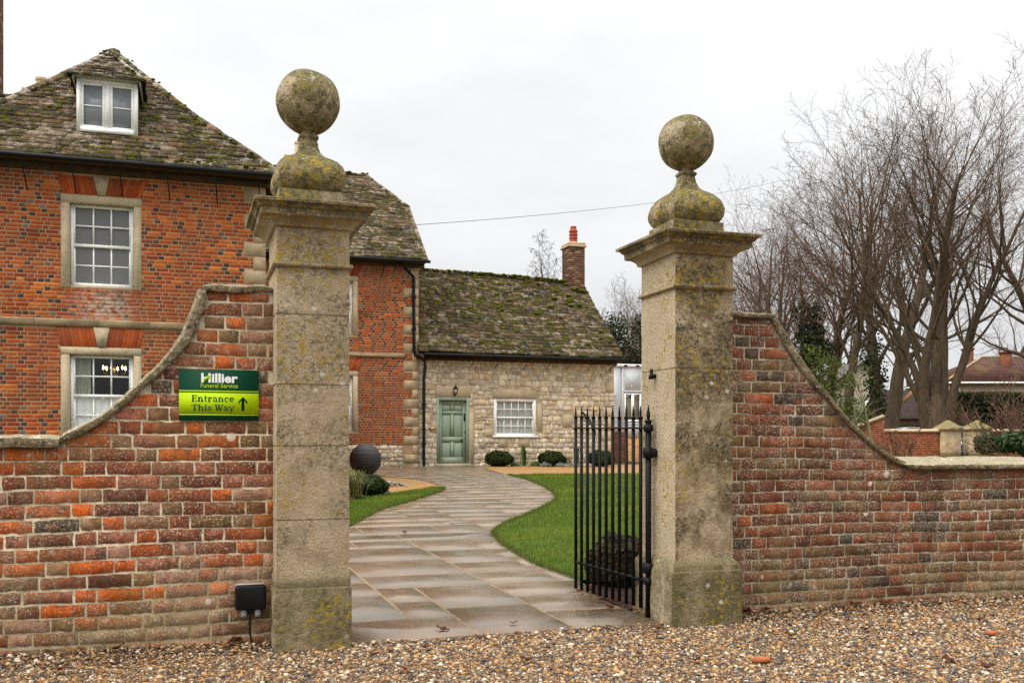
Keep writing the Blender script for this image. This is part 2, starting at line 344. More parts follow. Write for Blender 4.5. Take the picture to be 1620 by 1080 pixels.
M['grey_reflection'] = flat('painted_grey_reflection', (.135, .138, .138), .28); M['pale_reflection'] = flat('painted_pale_reflection', (.215, .235, .255), .25)  # opaque panes: the reflected sky is put into their base colour
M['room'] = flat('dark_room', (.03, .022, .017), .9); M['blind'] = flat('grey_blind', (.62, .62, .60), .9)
M['curtain'] = plain('net_curtain', (.88, .88, .85), .9, .05, 5, .001); M['net'] = plain('grey_net_curtain', (.50, .50, .47), .9, .12, 9, .001); M['sage'] = plain('sage_curtain', (.38, .40, .30), .9, .1, 5, .001)
M['green_paint'] = plain('sage_green_paint', (.27, .345, .255), .55, .05, 3, .0002, Specular_IOR_Level=.25)
M['tintpaint'] = (lambda q: q.out(q.val(q.tint(), q.noise(3, 4), .93, 1.05), .5))(G('coloured_paint'))
def emis(name, c, s):
    q = G(name); e_ = q.n('ShaderNodeEmission'); e_.inputs[0].default_value = (*c, 1); e_.inputs[1].default_value = s; q.t.links.new(e_.outputs[0], q.o.inputs[0]); return q.m
M['bulb'] = emis('lit_bulb', (1, .72, .32), 14)
M['gold'] = flat('gilt_metal', (.6, .36, .10), .3, Metallic=.9)
M['plastic'] = plain('black_plastic', (.006, .006, .007), .4, .1, 20, .0005, Specular_IOR_Level=.2); M['greyplastic'] = plain('grey_plastic', (.30, .33, .36), .4, .05, 20, .0005)
M['cabin'] = plain('grey_cabin_panel', (.56, .58, .60), .7, .05, 2, .001)
M['terracotta'] = plain('terracotta', (.36, .08, .05), .7, .2, 6, .004)
M['buff'] = plain('buff_clay', (.58, .47, .30), .8, .1, 6, .004)
M['ball'] = (lambda q: q.out(q.val((.007, .0065, .007), q.noise(6, 5), .5, 1.7), .45, q.noise(9, 5, .6, q.stretch(1, 1, 9)), .02))(G('dark_slate_sphere'))

# ---------------------------------------------------------------- ground, drive, path, lawns
rng = random.Random(11)
def sheet(name, polys, dz, mat, label, kind='structure'):
    mb = MB()
    for p in polys: mb.add([(a, b, g(b)+dz) for a, b in p], [tuple(range(len(p)))])
    return mb.solo(name, mat, (0, 0, 0), label, 'ground', kind=kind)
def fixccw(p):
    A = sum(p[i][0]*p[(i+1) % len(p)][1]-p[(i+1) % len(p)][0]*p[i][1] for i in range(len(p)))
    return p if A > 0 else p[::-1]
mb = MB(); vs = [-300, 0, VG, 700]
for a, b in zip(vs[:-1], vs[1:]): mb.add([(-500, a, g(a)-.03), (500, a, g(a)-.03), (500, b, g(b)-.03), (-500, b, g(b)-.03)], [(0, 1, 2, 3)])
def mk_ter():
    q = G('rough_ground'); return q.out(q.ramp(q.noise(1.2, 6), [(.3, (.05, .06, .02)), (.7, (.10, .085, .045))]), .95, q.noise(20, 4), .03)
mb.solo('ground', mk_ter(), (0, 0, 0), 'rough grass and earth around the grounds', 'ground', kind='structure')
sheet('gravel_drive', [[(-14, -20), (22, -20), (22, .0), (-14, .0)], [(-14, .0), (22, .0), (22, .2), (-14, .2)]], 0, M['gravel_sheet'], 'multicoloured gravel drive in front of the walls')
# path outline (left/right pairs up the path, measured on the ground)
def E(px, py): return ong(px, py)
Lp = [(.40, .035), (.36, .7), (.10, 1.6), (-.12, 2.6), E(542, 838), E(600, 808), E(650, 793), E(690, 780), E(701, 772.5), E(682, 764), E(650, 757.5), E(545, 749), E(520, 741)]
Rp = [(2.43, .10), (2.36, .95), E(915, 918), E(840, 889), E(784, 849), E(798, 830), E(845, 810), E(880, 790), E(868, 774), E(838, 760), E(805, 751.5), E(772, 741.5), E(764, 736.5)]
def lerp2(P, s):
    i = min(int(s), len(P)-2); f = s-i
    p = [P[max(0, min(len(P)-1, i+k))] for k in (-1, 0, 1, 2)]
    def cr(a, b, c, d): return .5*((2*b)+(-a+c)*f+(2*a-5*b+4*c-d)*f*f+(-a+3*b-3*c+d)*f**3)
    return cr(*[q[0] for q in p]), cr(*[q[1] for q in p])
def PP(s, t): a, b = lerp2(Lp, s), lerp2(Rp, s); return a[0]+(b[0]-a[0])*t, a[1]+(b[1]-a[1])*t
NS = len(Lp)-1
mb = MB(); N = 120
for i in range(N):
    s0, s1 = NS*i/N, NS*(i+1)/N; q = [PP(s0, 0), PP(s0, 1), PP(s1, 1), PP(s1, 0)]
    mb.add([(a, b, g(b)+.008) for a, b in q], [(0, 1, 2, 3)], (1, 1, 1), 1)
mb.add([(.38, .03, .008), (.40, .035, .008), (2.43, .10, .008), (2.43, .09, -.03), (.38, .02, -.03)], [(4, 3, 2, 1, 0)], (1, 1, 1), 1)
FT = [(.155, .108, .068), (.18, .128, .082), (.165, .119, .077), (.138, .100, .067), (.19, .134, .085), (.15, .116, .079), (.17, .113, .069)]
def clip_rect(poly, a0, a1, b0, b1):
    for ax, lim, sg_ in ((0, a0, 1), (0, a1, -1), (1, b0, 1), (1, b1, -1)):
        out_ = []
        for q in range(len(poly)):
            p, r_ = poly[q-1], poly[q]; dp, dr = (p[ax]-lim)*sg_, (r_[ax]-lim)*sg_
            if (dp >= 0) != (dr >= 0): f = dp/(dp-dr); out_.append((p[0]+(r_[0]-p[0])*f, p[1]+(r_[1]-p[1])*f))
            if dr >= 0: out_.append(r_)
        poly = out_
        if len(poly) < 3: return []
    return poly
PPOLY = fixccw([PP(NS*q/90, 0) for q in range(91)]+[PP(NS*q/90, 1) for q in range(90, -1, -1)])
UN = .305; occ = set(); GU0 = -4.6
for jv in range(84):                       # random rectangular flags laid on a 30 cm module, bonded like riven patio paving
    for iu in range(46):
        if (iu, jv) in occ: continue
        opts = [(3, 2), (2, 3), (2, 2), (3, 3), (3, 2), (2, 3), (4, 2), (2, 1), (1, 2), (1, 1)]; rng.shuffle(opts); opts.sort(key=lambda o_: o_[0]*o_[1] < 4)
        for (a_, b_) in opts:
            if all((iu+x_, jv+y_) not in occ for x_ in range(a_) for y_ in range(b_)): break
        occ.update((iu+x_, jv+y_) for x_ in range(a_) for y_ in range(b_))
        cells = [(GU0+iu*UN, GU0+(iu+a_)*UN, .04+jv*UN, .04+(jv+b_)*UN)]
        for (a0, a1, b0, b1) in cells:
            gg = .0075; jj = lambda: rng.uniform(-.004, .004)
            ol = clip_rect(PPOLY, a0+gg+jj(), a1-gg+jj(), b0+gg*1.5+jj(), b1-gg*1.5+jj())
            cl_ = []
            for p in ol:
                if not cl_ or math.hypot(p[0]-cl_[-1][0], p[1]-cl_[-1][1]) > .012: cl_.append(p)
            if len(cl_) > 3 and math.hypot(cl_[0][0]-cl_[-1][0], cl_[0][1]-cl_[-1][1]) < .012: cl_.pop()
            if len(cl_) < 3: continue
            n = len(cl_); A2_ = abs(sum(cl_[q-1][0]*cl_[q][1]-cl_[q][0]*cl_[q-1][1] for q in range(n)))/2
            if A2_ < .012: continue
            kf = rng.uniform(.88, 1.10); tint = tuple(c*kf for c in rng.choice(FT)); tx, ty = rng.uniform(-.0009, .0009), rng.uniform(-.0009, .0009)
            cx_, cy_ = sum(p[0] for p in cl_)/n, sum(p[1] for p in cl_)/n
            top = [(cx_+(p[0]-cx_)*.99, cy_+(p[1]-cy_)*.99, g(p[1])+.0105+(p[0]-cx_)*tx+(p[1]-cy_)*ty) for p in cl_]
            mb.add([(p[0], p[1], g(p[1])+.004) for p in cl_]+top, [tuple(range(n, 2*n))]+[(q, (q+1) % n, n+(q+1) % n, n+q) for q in range(n)], tint, 0)
mb.solo('path', [M['flag'], M['joint']], (0, 0, 0), 'curving path of wet sandstone flags with sandy joints', 'path', kind='structure')
Lc = [lerp2(Lp, 4+.1*i) for i in range(41)]; Rc = [lerp2(Rp, 2+.1*i) for i in range(81)]
lawnL = [(-.5, 4.2)]+[p for p in Lc]+[E(690, 770.5), E(660, 775), E(600, 784), E(553, 793), (-2.6, 7.5), (-2.9, 4.6)]
tl = E(806, 751.5)
lawnR = Rc+[E(860, 750), E(940, 749.5), E(1017, 749.5), (26, E(1017, 749.5)[1]-2.4), (26, 1.1), (3.1, 1.3), E(960, 921)]
lawnL, lawnR = fixccw(lawnL), fixccw(lawnR)
sheet('lawn', [lawnL, lawnR], .010, M['lawn'], 'mown green lawns either side of the path')
sheet('soil_bed', [fixccw([(1.2, .6), (26, .58), (26, 1.35), (3.2, 1.5), E(930, 925), (2.0, 1.5)]), fixccw([E(470, 800), E(553, 793), E(600, 784), E(618, 778), E(600, 765), E(553, 760), E(470, 770)])], .004, M['soil'], 'dark soil of the planting beds')
sheet('golden_gravel', [fixccw([E(470, 793), E(545, 792), E(600, 783), E(660, 774), E(703, 770), E(688, 762), E(655, 755), E(610, 750), E(470, 752)]),
      fixccw([E(760, 736), E(772, 742), E(806, 752.5), E(860, 751), E(1017, 750.5), (26, E(1017, 750.5)[1]-1.2), (26, 24.6), E(980, 733.6)])], .001, M['sand'], 'golden gravel strips beside the path and below the stone cottage')

# pebbles
def in_poly(P, poly):
    x, y = P[:, 0], P[:, 1]; c = np.zeros(len(P), bool); n = len(poly); j = n-1
    for i in range(n):
        xi, yi = poly[i]; xj, yj = poly[j]
        with np.errstate(divide='ignore', invalid='ignore'):
            c ^= ((yi > y) != (yj > y)) & (x < (xj-xi)*(y-yi)/((yj-yi) if yj != yi else 1e-9)+xi)
        j = i
    return c
nr = np.random.default_rng(5)
ICO_V, ICO_F = None, None
ph = (1+5**.5)/2
ICO_V = np.array([(-1, ph, 0), (1, ph, 0), (-1, -ph, 0), (1, -ph, 0), (0, -1, ph), (0, 1, ph), (0, -1, -ph), (0, 1, -ph), (ph, 0, -1), (ph, 0, 1), (-ph, 0, -1), (-ph, 0, 1)])/math.sqrt(1+ph*ph)
ICO_F = np.array([(0, 11, 5), (0, 5, 1), (0, 1, 7), (0, 7, 10), (0, 10, 11), (1, 5, 9), (5, 11, 4), (11, 10, 2), (10, 7, 6), (7, 1, 8), (3, 9, 4), (3, 4, 2), (3, 2, 6), (3, 6, 8), (3, 8, 9), (4, 9, 5), (2, 4, 11), (6, 2, 10), (8, 6, 7), (9, 8, 1)])
def pebbles(P, zfun, size, pal, wts, jitter=.22):
    n = len(P); S = size(n); sc3 = np.stack([S*nr.uniform(.75, 1.25, n), S*nr.uniform(.6, 1.0, n), S*nr.uniform(.4, .75, n)], 1)
    V = ICO_V[None]*(1+nr.uniform(-jitter, jitter, (n, 12, 1)))*sc3[:, None, :]
    a, b = nr.uniform(0, 6.28, n), nr.normal(0, .35, n)
    ca, sa, cb, sb = np.cos(a)[:, None], np.sin(a)[:, None], np.cos(b)[:, None], np.sin(b)[:, None]
    x, y, z = V[..., 0], V[..., 1], V[..., 2]; y, z = y*cb-z*sb, y*sb+z*cb; x, y = x*ca-y*sa, x*sa+y*ca
    V = np.stack([x+P[:, 0:1], y+P[:, 1:2], z+(zfun(P)+S*.25)[:, None]], 2).reshape(-1, 3)
    F = (ICO_F[None]+12*np.arange(n)[:, None, None]).reshape(-1, 3)
    pal = np.array(pal); c = pal[nr.choice(len(pal), n, p=np.array(wts)/sum(wts))]*nr.uniform(.7, 1.3, (n, 1))
    return V, F, np.repeat(c, 20, 0)
U = nr.uniform(-3.4, 7.6, 175000); Vv = nr.uniform(-3.2, .24, 175000); P = np.stack([U, Vv], 1)
X = P0[0]+CT*U-ST*Vv; Y = P0[1]+ST*U+CT*Vv
k = (Y > 4.3) & (np.abs(X) < Y*.60+.25) & (nr.uniform(0, 1, len(Y)) < .92)
k &= ~((U > .36) & (U < 2.46) & (Vv > .03+.03*np.sin(U*7)*np.sin(U*17)+.035*(U-.4)/2))
k &= ~((U > -.02) & (U < .42) & (Vv > -.03)); k &= ~((U > 2.40) & (U < 2.91) & (Vv > -.06))
P = P[k]
PEBP = [(.42, .33, .205), (.38, .205, .066), (.23, .105, .034), (.11, .095, .083), (.03, .03, .033), (.27, .175, .098), (.065, .044, .032), (.58, .50, .38)]
bank = lambda P: np.where(P[:, 1] > -.05, .035*np.clip((P[:, 1]+.05)/.25, 0, 1), 0)
V_, F_, T_ = pebbles(P, bank, lambda n: np.clip(nr.lognormal(-5.03, .46, n), .003, .019), PEBP, [13, 20, 18, 8, 11, 16, 10, 6])
tag(link('gravel', npmesh(V_, F_, T_, True, [M['pebble']]), None, W(0, 0, 0), (0, 0, TH)), 'loose multicoloured pebbles of the drive', 'gravel', kind='stuff')

# grass blades
def blades(poly, n, h, zoff, ymax, edge=0):
    pl = np.array(poly); lo, hi = pl.min(0), pl.max(0)
    Q = nr.uniform(lo, hi, (n*6, 2)); Q = Q[in_poly(Q, poly)]
    X = P0[0]+CT*Q[:, 0]-ST*Q[:, 1]; Y = P0[1]+ST*Q[:, 0]+CT*Q[:, 1]
    Q = Q[(np.abs(X/Y-.1) < .62) & (Y < ymax) & (nr.uniform(0, 1, len(Q)) < np.clip(9/Y, .25, 1)**1.2)][:n]
    n = len(Q); a = nr.uniform(0, 6.28, n); Y = P0[1]+ST*Q[:, 0]+CT*Q[:, 1]
    wd = .0022*np.clip(Y/8, 1, 3.5); H = h*nr.uniform(.6, 1.3, n); z0 = GA*Q[:, 1]+zoff
    dx, dy = np.cos(a)*wd, np.sin(a)*wd; lx, ly = nr.normal(0, .45, n)*H, nr.normal(0, .45, n)*H
    V = np.stack([np.stack([Q[:, 0]-dx, Q[:, 1]-dy, z0], 1), np.stack([Q[:, 0]+dx, Q[:, 1]+dy, z0], 1), np.stack([Q[:, 0]+lx, Q[:, 1]+ly, z0+H], 1)], 1).reshape(-1, 3)
    base = np.array([(.105, .175, .014), (.135, .205, .018), (.075, .135, .012), (.18, .225, .034), (.23, .215, .065)])
    pt_ = (.5+.5*np.sin(Q[:, 0]*2.3+1.7*np.sin(Q[:, 1]*1.9)))*(.5+.5*np.sin(Q[:, 1]*3.1+2*np.sin(Q[:, 0]*1.3)))
    T = base[nr.choice(5, n, p=[.35, .3, .2, .12, .03])]*nr.uniform(.7, 1.3, (n, 1))*(.84+.3*pt_)[:, None]*np.stack([1+.25*pt_, np.ones(n), np.ones(n)], 1)
    return V, np.arange(3*n).reshape(-1, 3), T
def edge_blades(poly, n):
    P_ = np.array(poly); sg_ = np.hypot(*(np.diff(P_, axis=0).T)); i_ = nr.choice(len(sg_), n, p=sg_/sg_.sum()); f_ = nr.uniform(0, 1, (n, 1)); Q = P_[i_]*(1-f_)+P_[i_+1]*f_+nr.normal(0, .018, (n, 2))
    a = nr.uniform(0, 6.28, n); Y = P0[1]+ST*Q[:, 0]+CT*Q[:, 1]; wd = .0025*np.clip(Y/8, 1, 3.5); H = .04*nr.uniform(.5, 1.4, n); z0 = GA*Q[:, 1]+.008; dx, dy = np.cos(a)*wd, np.sin(a)*wd; l_ = nr.normal(0, .7, (2, n))*H
    V = np.stack([np.stack([Q[:, 0]-dx, Q[:, 1]-dy, z0], 1), np.stack([Q[:, 0]+dx, Q[:, 1]+dy, z0], 1), np.stack([Q[:, 0]+l_[0], Q[:, 1]+l_[1], z0+H], 1)], 1).reshape(-1, 3)
    T = np.array([(.08, .125, .012), (.10, .15, .016), (.13, .12, .035)])[nr.choice(3, n)]*nr.uniform(.7, 1.2, (n, 1)); return V, np.arange(3*n).reshape(-1, 3), T
gl = [blades(lawnL, 60000, .04, .012, 40), blades(lawnR, 240000, .04, .012, 40), edge_blades(Rc, 9000), edge_blades(Lc, 5000)]
nv = np.cumsum([0]+[len(a[0]) for a in gl])
tag(link('grass', npmesh(np.vstack([a[0] for a in gl]), np.vstack([a[1]+o for a, o in zip(gl, nv)]), np.vstack([a[2] for a in gl]), False, [M['blade']]), None, W(0, 0, 0), (0, 0, TH)), 'short green lawn grass', 'grass', kind='stuff')

# ---------------------------------------------------------------- brickwork
def brick(mb, poly, vf, depth, tint, mi=0, ch=.006, jit=.0):
    if jit > .002 and len(poly) == 4 and depth == .03:
        a, b = poly[0], poly[1]; c, d = poly[2], poly[3]; k_ = max(2, int((b[0]-a[0])/.03)); rj = lambda: rng.uniform(-.0032, .0032)
        poly = [(a[0]+(b[0]-a[0])*i/k_, a[1]+(b[1]-a[1])*i/k_+rj()) for i in range(k_+1)]+[(b[0]+rj(), (b[1]+c[1])/2)]+[(c[0]+(d[0]-c[0])*i/k_, c[1]+(d[1]-c[1])*i/k_+rj()) for i in range(k_+1)]+[(a[0]+rj(), (a[1]+d[1])/2)]
    n = len(poly); cu = sum(p[0] for p in poly)/n; cz = sum(p[1] for p in poly)/n
    wu = max(p[0] for p in poly)-min(p[0] for p in poly); wz = max(p[1] for p in poly)-min(p[1] for p in poly)
    fu, fz = max(.3, 1-2*ch/max(wu, .01)), max(.3, 1-2*ch/max(wz, .01)); d = rng.uniform(-jit, jit)
    pr = [(a+rng.uniform(-jit, jit)*.8, b+rng.uniform(-jit, jit)*.8) for a, b in poly]
    vs = [(a, vf+depth, b) for a, b in pr]+[(a, vf+ch+d, b) for a, b in pr]+[(cu+(a-cu)*fu, vf+d+rng.uniform(-jit, jit)*.5, cz+(b-cz)*fz) for a, b in pr]
    fs = [tuple(range(2*n, 3*n))]+[(k, (k+1) % n, n+(k+1) % n, n+k) for k in range(n)]+[(n+k, n+(k+1) % n, 2*n+(k+1) % n, 2*n+k) for k in range(n)]
    mb.add(vs, fs, tint, mi)
def courses(mb, u0, u1, z0, z1, vf, pal, top=None, holes=(), H=.075, j=.0095, ST_L=.226, HD_L=.113, depth=.03, jit=.0025, ch=.0035, wob=.006, head=None, mi=0, irr=.12):
    r = 0; z = z0
    while z < z1-.02:
        zb = min(z+H-j, z1); u = u0-(.17 if r % 2 else 0)-.02; hd = r % 2
        while u < u1:
            L = HD_L if hd else ST_L
            if rng.random() < irr: L *= rng.uniform(.85, 1.12)
            ish = hd; hd = 1-hd if rng.random() > irr else hd
            a, b = max(u, u0), min(u+L-j, u1); u += L
            if b-a < .025: continue
            if any(a < h[1] and b > h[0] and z < h[3]-.01 and zb > h[2]+.01 for h in holes):
                cut = [(a, b)]
                for h in holes:
                    if z < h[3]-.01 and zb > h[2]+.01: cut = [iv for (p, q) in cut for iv in ((p, min(q, h[0]-.006)), (max(p, h[1]+.006), q)) if iv[1]-iv[0] > .03]
            else: cut = [(a, b)]
            for a, b in cut:
                wv = lambda q: wob*math.sin(q*1.7+z*3)+wob*.6*math.sin(q*4.1+z*7)
                if top is not None:
                    ks = [a+(b-a)*k/4 for k in range(5)]; tp = [min(zb+wv(q), top(q)-.012) for q in ks]
                    if max(tp)-z < .02: continue
                    if min(top(q) for q in ks) > zb+.03: poly = [(a, z+wv(a)), (b, z+wv(b)), (b, zb+wv(b)), (a, zb+wv(a))]
                    else:
                        kk = [(q, t) for q, t in zip(ks, tp) if t-z-wv(q) > .004]
                        if len(kk) < 2: continue
                        poly = [(kk[0][0], z+wv(kk[0][0])), (kk[-1][0], z+wv(kk[-1][0]))]+[(q, t) for q, t in kk[::-1]]
                else: poly = [(a, z+wv(a)), (b, z+wv(b)), (b, zb+wv(b)), (a, zb+wv(a))]
                brick(mb, poly, vf, depth, pal(ish, (a+b)/2, z), mi, ch, jit)
        z += H; r += 1
def pick(tab):
    x = rng.random()*sum(t[0] for t in tab)
    for wgt, c in tab:
        x -= wgt
        if x <= 0: break
    f = rng.uniform(.82, 1.2); return tuple(min(.9, v*f) for v in c)
PL = [(24, (.255, .075, .032)), (14, (.42, .090, .020)), (11, (.58, .115, .012)), (8, (.175, .060, .034)), (11, (.22, .115, .046)), (14, (.32, .115, .064)), (3, (.09, .064, .046)), (8, (.28, .145, .078)), (5, (.42, .22, .15))]
PR = [(30, (.205, .060, .027)), (6, (.32, .075, .022)), (2.5, (.42, .10, .02)), (22, (.135, .047, .026)), (15, (.16, .085, .036)), (9, (.25, .082, .045)), (8, (.075, .050, .034)), (1, (.08, .075, .066))]
def wall_top(uz):   # piecewise-linear top from (u,z) list sorted by u
    us = [p[0] for p in uz]; zs = [p[1] for p in uz]; return lambda q: float(np.interp(q, us, zs))
def coping(mb, lo, up, v0, v1, seed=0, slab=.55, step=.05, ridge=.03):
    # ribbon of stones: lo / up are (u,z) polylines of equal length
    lo, up = np.array(lo), np.array(up); mid = (lo+up)/2
    d = np.concatenate(([0], np.cumsum(np.hypot(*np.diff(mid, axis=0).T)))); Ltot = d[-1]
    n = max(2, int(Ltot/step)); ss = np.linspace(0, Ltot, n); I = lambda A: np.stack([np.interp(ss, d, A[:, 0]), np.interp(ss, d, A[:, 1])], 1)
    Lo, Up = I(lo), I(up); nb = max(1, round(Ltot/slab)); per = max(2, n//nb); i = 0
    while i < n-1:
        e_ = min(n-1, i+per+rng.choice([-1, 0, 1])); 
        if n-1-e_ < 3: e_ = n-1
        off = rng.uniform(-.008, .008); dv = rng.uniform(-.007, .007); rings = []
        for k in range(i, e_+1):
            f = .0 if i < k < e_ else .006
            l, u_ = Lo[k], Up[k]; t = u_-l; tl_ = np.hypot(*t); tn = t/tl_; c = (l+u_)/2
            def pt(h, v, kk=0):
                q = c+tn*((h-.5)*(tl_-2*f))+tn*off; nn = noise.noise(Vector((q[0]*7, v*7+seed, q[1]*7)))*.011+noise.noise(Vector((q[0]*21, v*21+seed, q[1]*21)))*.006
                return (q[0]+tn[0]*nn, v+nn*.8+dv, q[1]+tn[1]*nn)
            m_ = (v0+v1)/2
            rings.append([pt(0, v0+.01+f), pt(.25, v0+f), pt(.7, v0+f), pt(.92, v0+.02), pt(1, v0+.05), pt(1+ridge, m_+.06), pt(1, v1-.05), pt(.8, v1-f), pt(.25, v1-f), pt(0, v1-.01-f), pt(0, m_)])
        mb.rings(rings); i = e_
def resample(P, n):
    P = np.array(P); d = np.concatenate(([0], np.cumsum(np.hypot(*np.diff(P, axis=0).T)))); s_ = np.linspace(0, d[-1], n)
    return np.stack([np.interp(s_, d, P[:, 0]), np.interp(s_, d, P[:, 1])], 1)
VW, VT = .20, .36           # wall face, thickness
def px_line(L, v): return [onv(a, b, v) for a, b in L]
# left wall
cv = VW-.03
uL = px_line([(311.7, 455), (310, 463), (301.7, 486.7), (286.7, 521.7), (263.3, 556.7), (230, 593), (200, 621.7), (166.7, 648), (133.3, 668), (106.7, 682), (90, 692)], cv)
lL = px_line([(329, 459), (325, 473), (310, 516.7), (293, 546.7), (260, 583), (233, 610), (200, 638), (166.7, 663), (133, 683), (112, 697), (95, 705)], cv)
zlo = onv(40, 708, cv)[1]; zhi = onv(40, 684, cv)[1]; ztl = onv(380, 463, cv)[1]; zth = onv(380, 450, cv)[1]
wl = thing('garden_wall', 'brick wall left of the gateway with green sign, its coping sweeping up to the taller left pier', 'wall', (-1.5, VW, 0))
topL = wall_top([(-7, zlo+.015), (lL[-1][0], zlo+.015)]+[(a, b+.012) for a, b in lL[::-1]]+[(lL[0][0]+.02, ztl+.015), (.1, ztl+.015)])
mb = MB()
def body(mb, u0, u1, top, mi):
    us = np.linspace(u0, u1, 90); tp = [top(q) for q in us]; n = len(us)
    vs = []; 
    for q, t in zip(us, tp): vs += [(q, VW+.004, -.1), (q, VW+.004, t), (q, VW+VT, t), (q, VW+VT, -.1)]
    fs = []
    for i in range(n-1):
        b = 4*i; fs += [(b, b+4, b+5, b+1), (b+1, b+5, b+6, b+2), (b+2, b+6, b+7, b+3)]
    fs += [(0, 1, 2, 3), (4*n-1, 4*n-2, 4*n-3, 4*n-4)]; mb.add(vs, fs, (1, 1, 1), mi)
body(mb, -7, .03, topL, 1)
courses(mb, -3.9, .0, .07, 2.06, VW, lambda h, u, z: pick(PL), topL)
courses(mb, -3.9, .0, -.01, .068, VW-.018, lambda h, u, z: pick([(1, (.24, .075, .04)), (1, (.17, .06, .04))]), None, jit=.004)
mb.part('brickwork', [M['brick'], M['mortar']], wl)
mb = MB(); coping(mb, resample(lL, 60), resample(uL, 60), cv, VW+VT+.03, 1, .62)
coping(mb, [(lL[0][0]-.01, ztl), (-.005, ztl)], [(lL[0][0]-.03, zth), (-.005, zth)], cv, VW+VT+.03, 2, .45)
coping(mb, [(-7, zlo), (lL[-1][0]-.01, zlo)], [(-7, zhi), (lL[-1][0]-.0, zhi-.015)], cv-.02, VW+VT+.05, 3, .7)
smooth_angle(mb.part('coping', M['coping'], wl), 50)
# right wall
uR = px_line([(1229, 497), (1240, 514), (1264, 555), (1292, 594.7), (1323.7, 634), (1349, 662), (1380, 694), (1408.7, 716), (1426, 724)], cv)
lR = px_line([(1224.5, 506.6), (1235.6, 530), (1251.3, 558.5), (1267, 583.7), (1286, 605.8), (1304.8, 624.7), (1326.9, 649.9), (1342.6, 668.7), (1364.7, 690.8), (1386.7, 709.7), (1411.9, 727), (1430.8, 736.4), (1446.5, 740.5)], cv)
zlo2 = onv(1530, 741, cv-.02)[1]; zhi2 = zlo2+.045; ztl2 = onv(1195, 503, cv)[1]; zth2 = onv(1195, 494.5, cv)[1]
wr = thing('garden_wall', 'darker red brick wall right of the gateway, its coping sweeping down from the right pier', 'wall', (4.5, VW, 0))
topR = wall_top([(2.8, ztl2+.012), (lR[0][0]-.01, ztl2+.012)]+[(a, b+.010) for a, b in lR]+[(lR[-1][0]+.05, zlo2+.012), (11, zlo2+.012)])
mb = MB(); body(mb, 2.84, 11, topR, 1)
courses(mb, 2.86, 6.3, .07, 2.06, VW, lambda h, u, z: pick(PR), topR)
courses(mb, 2.86, 6.3, -.01, .068, VW-.02, lambda h, u, z: pick([(1, (.20, .075, .045)), (1, (.16, .06, .04))]), None, jit=.004)
M['brick_r'] = mk_brick('old_brick_speckled', .7, .4, (.535, .61))
mb.part('brickwork', [M['brick_r'], M['mortar_r']], wr)
mb = MB(); coping(mb, resample(lR, 60), resample(uR, 60), cv, VW+VT+.03, 4, .7)
coping(mb, [(2.86, ztl2), (lR[0][0]+.005, ztl2)], [(2.86, zth2), (uR[0][0]-.01, zth2)], cv, VW+VT+.03, 5, .45)
coping(mb, [(lR[-1][0]-.03, zlo2), (11, zlo2)], [(uR[-1][0]+.0, zhi2), (11, zhi2)], cv-.03, VW+VT+.05, 6, .75, ridge=.95)
smooth_angle(mb.part('coping', M['coping'], wr), 50)

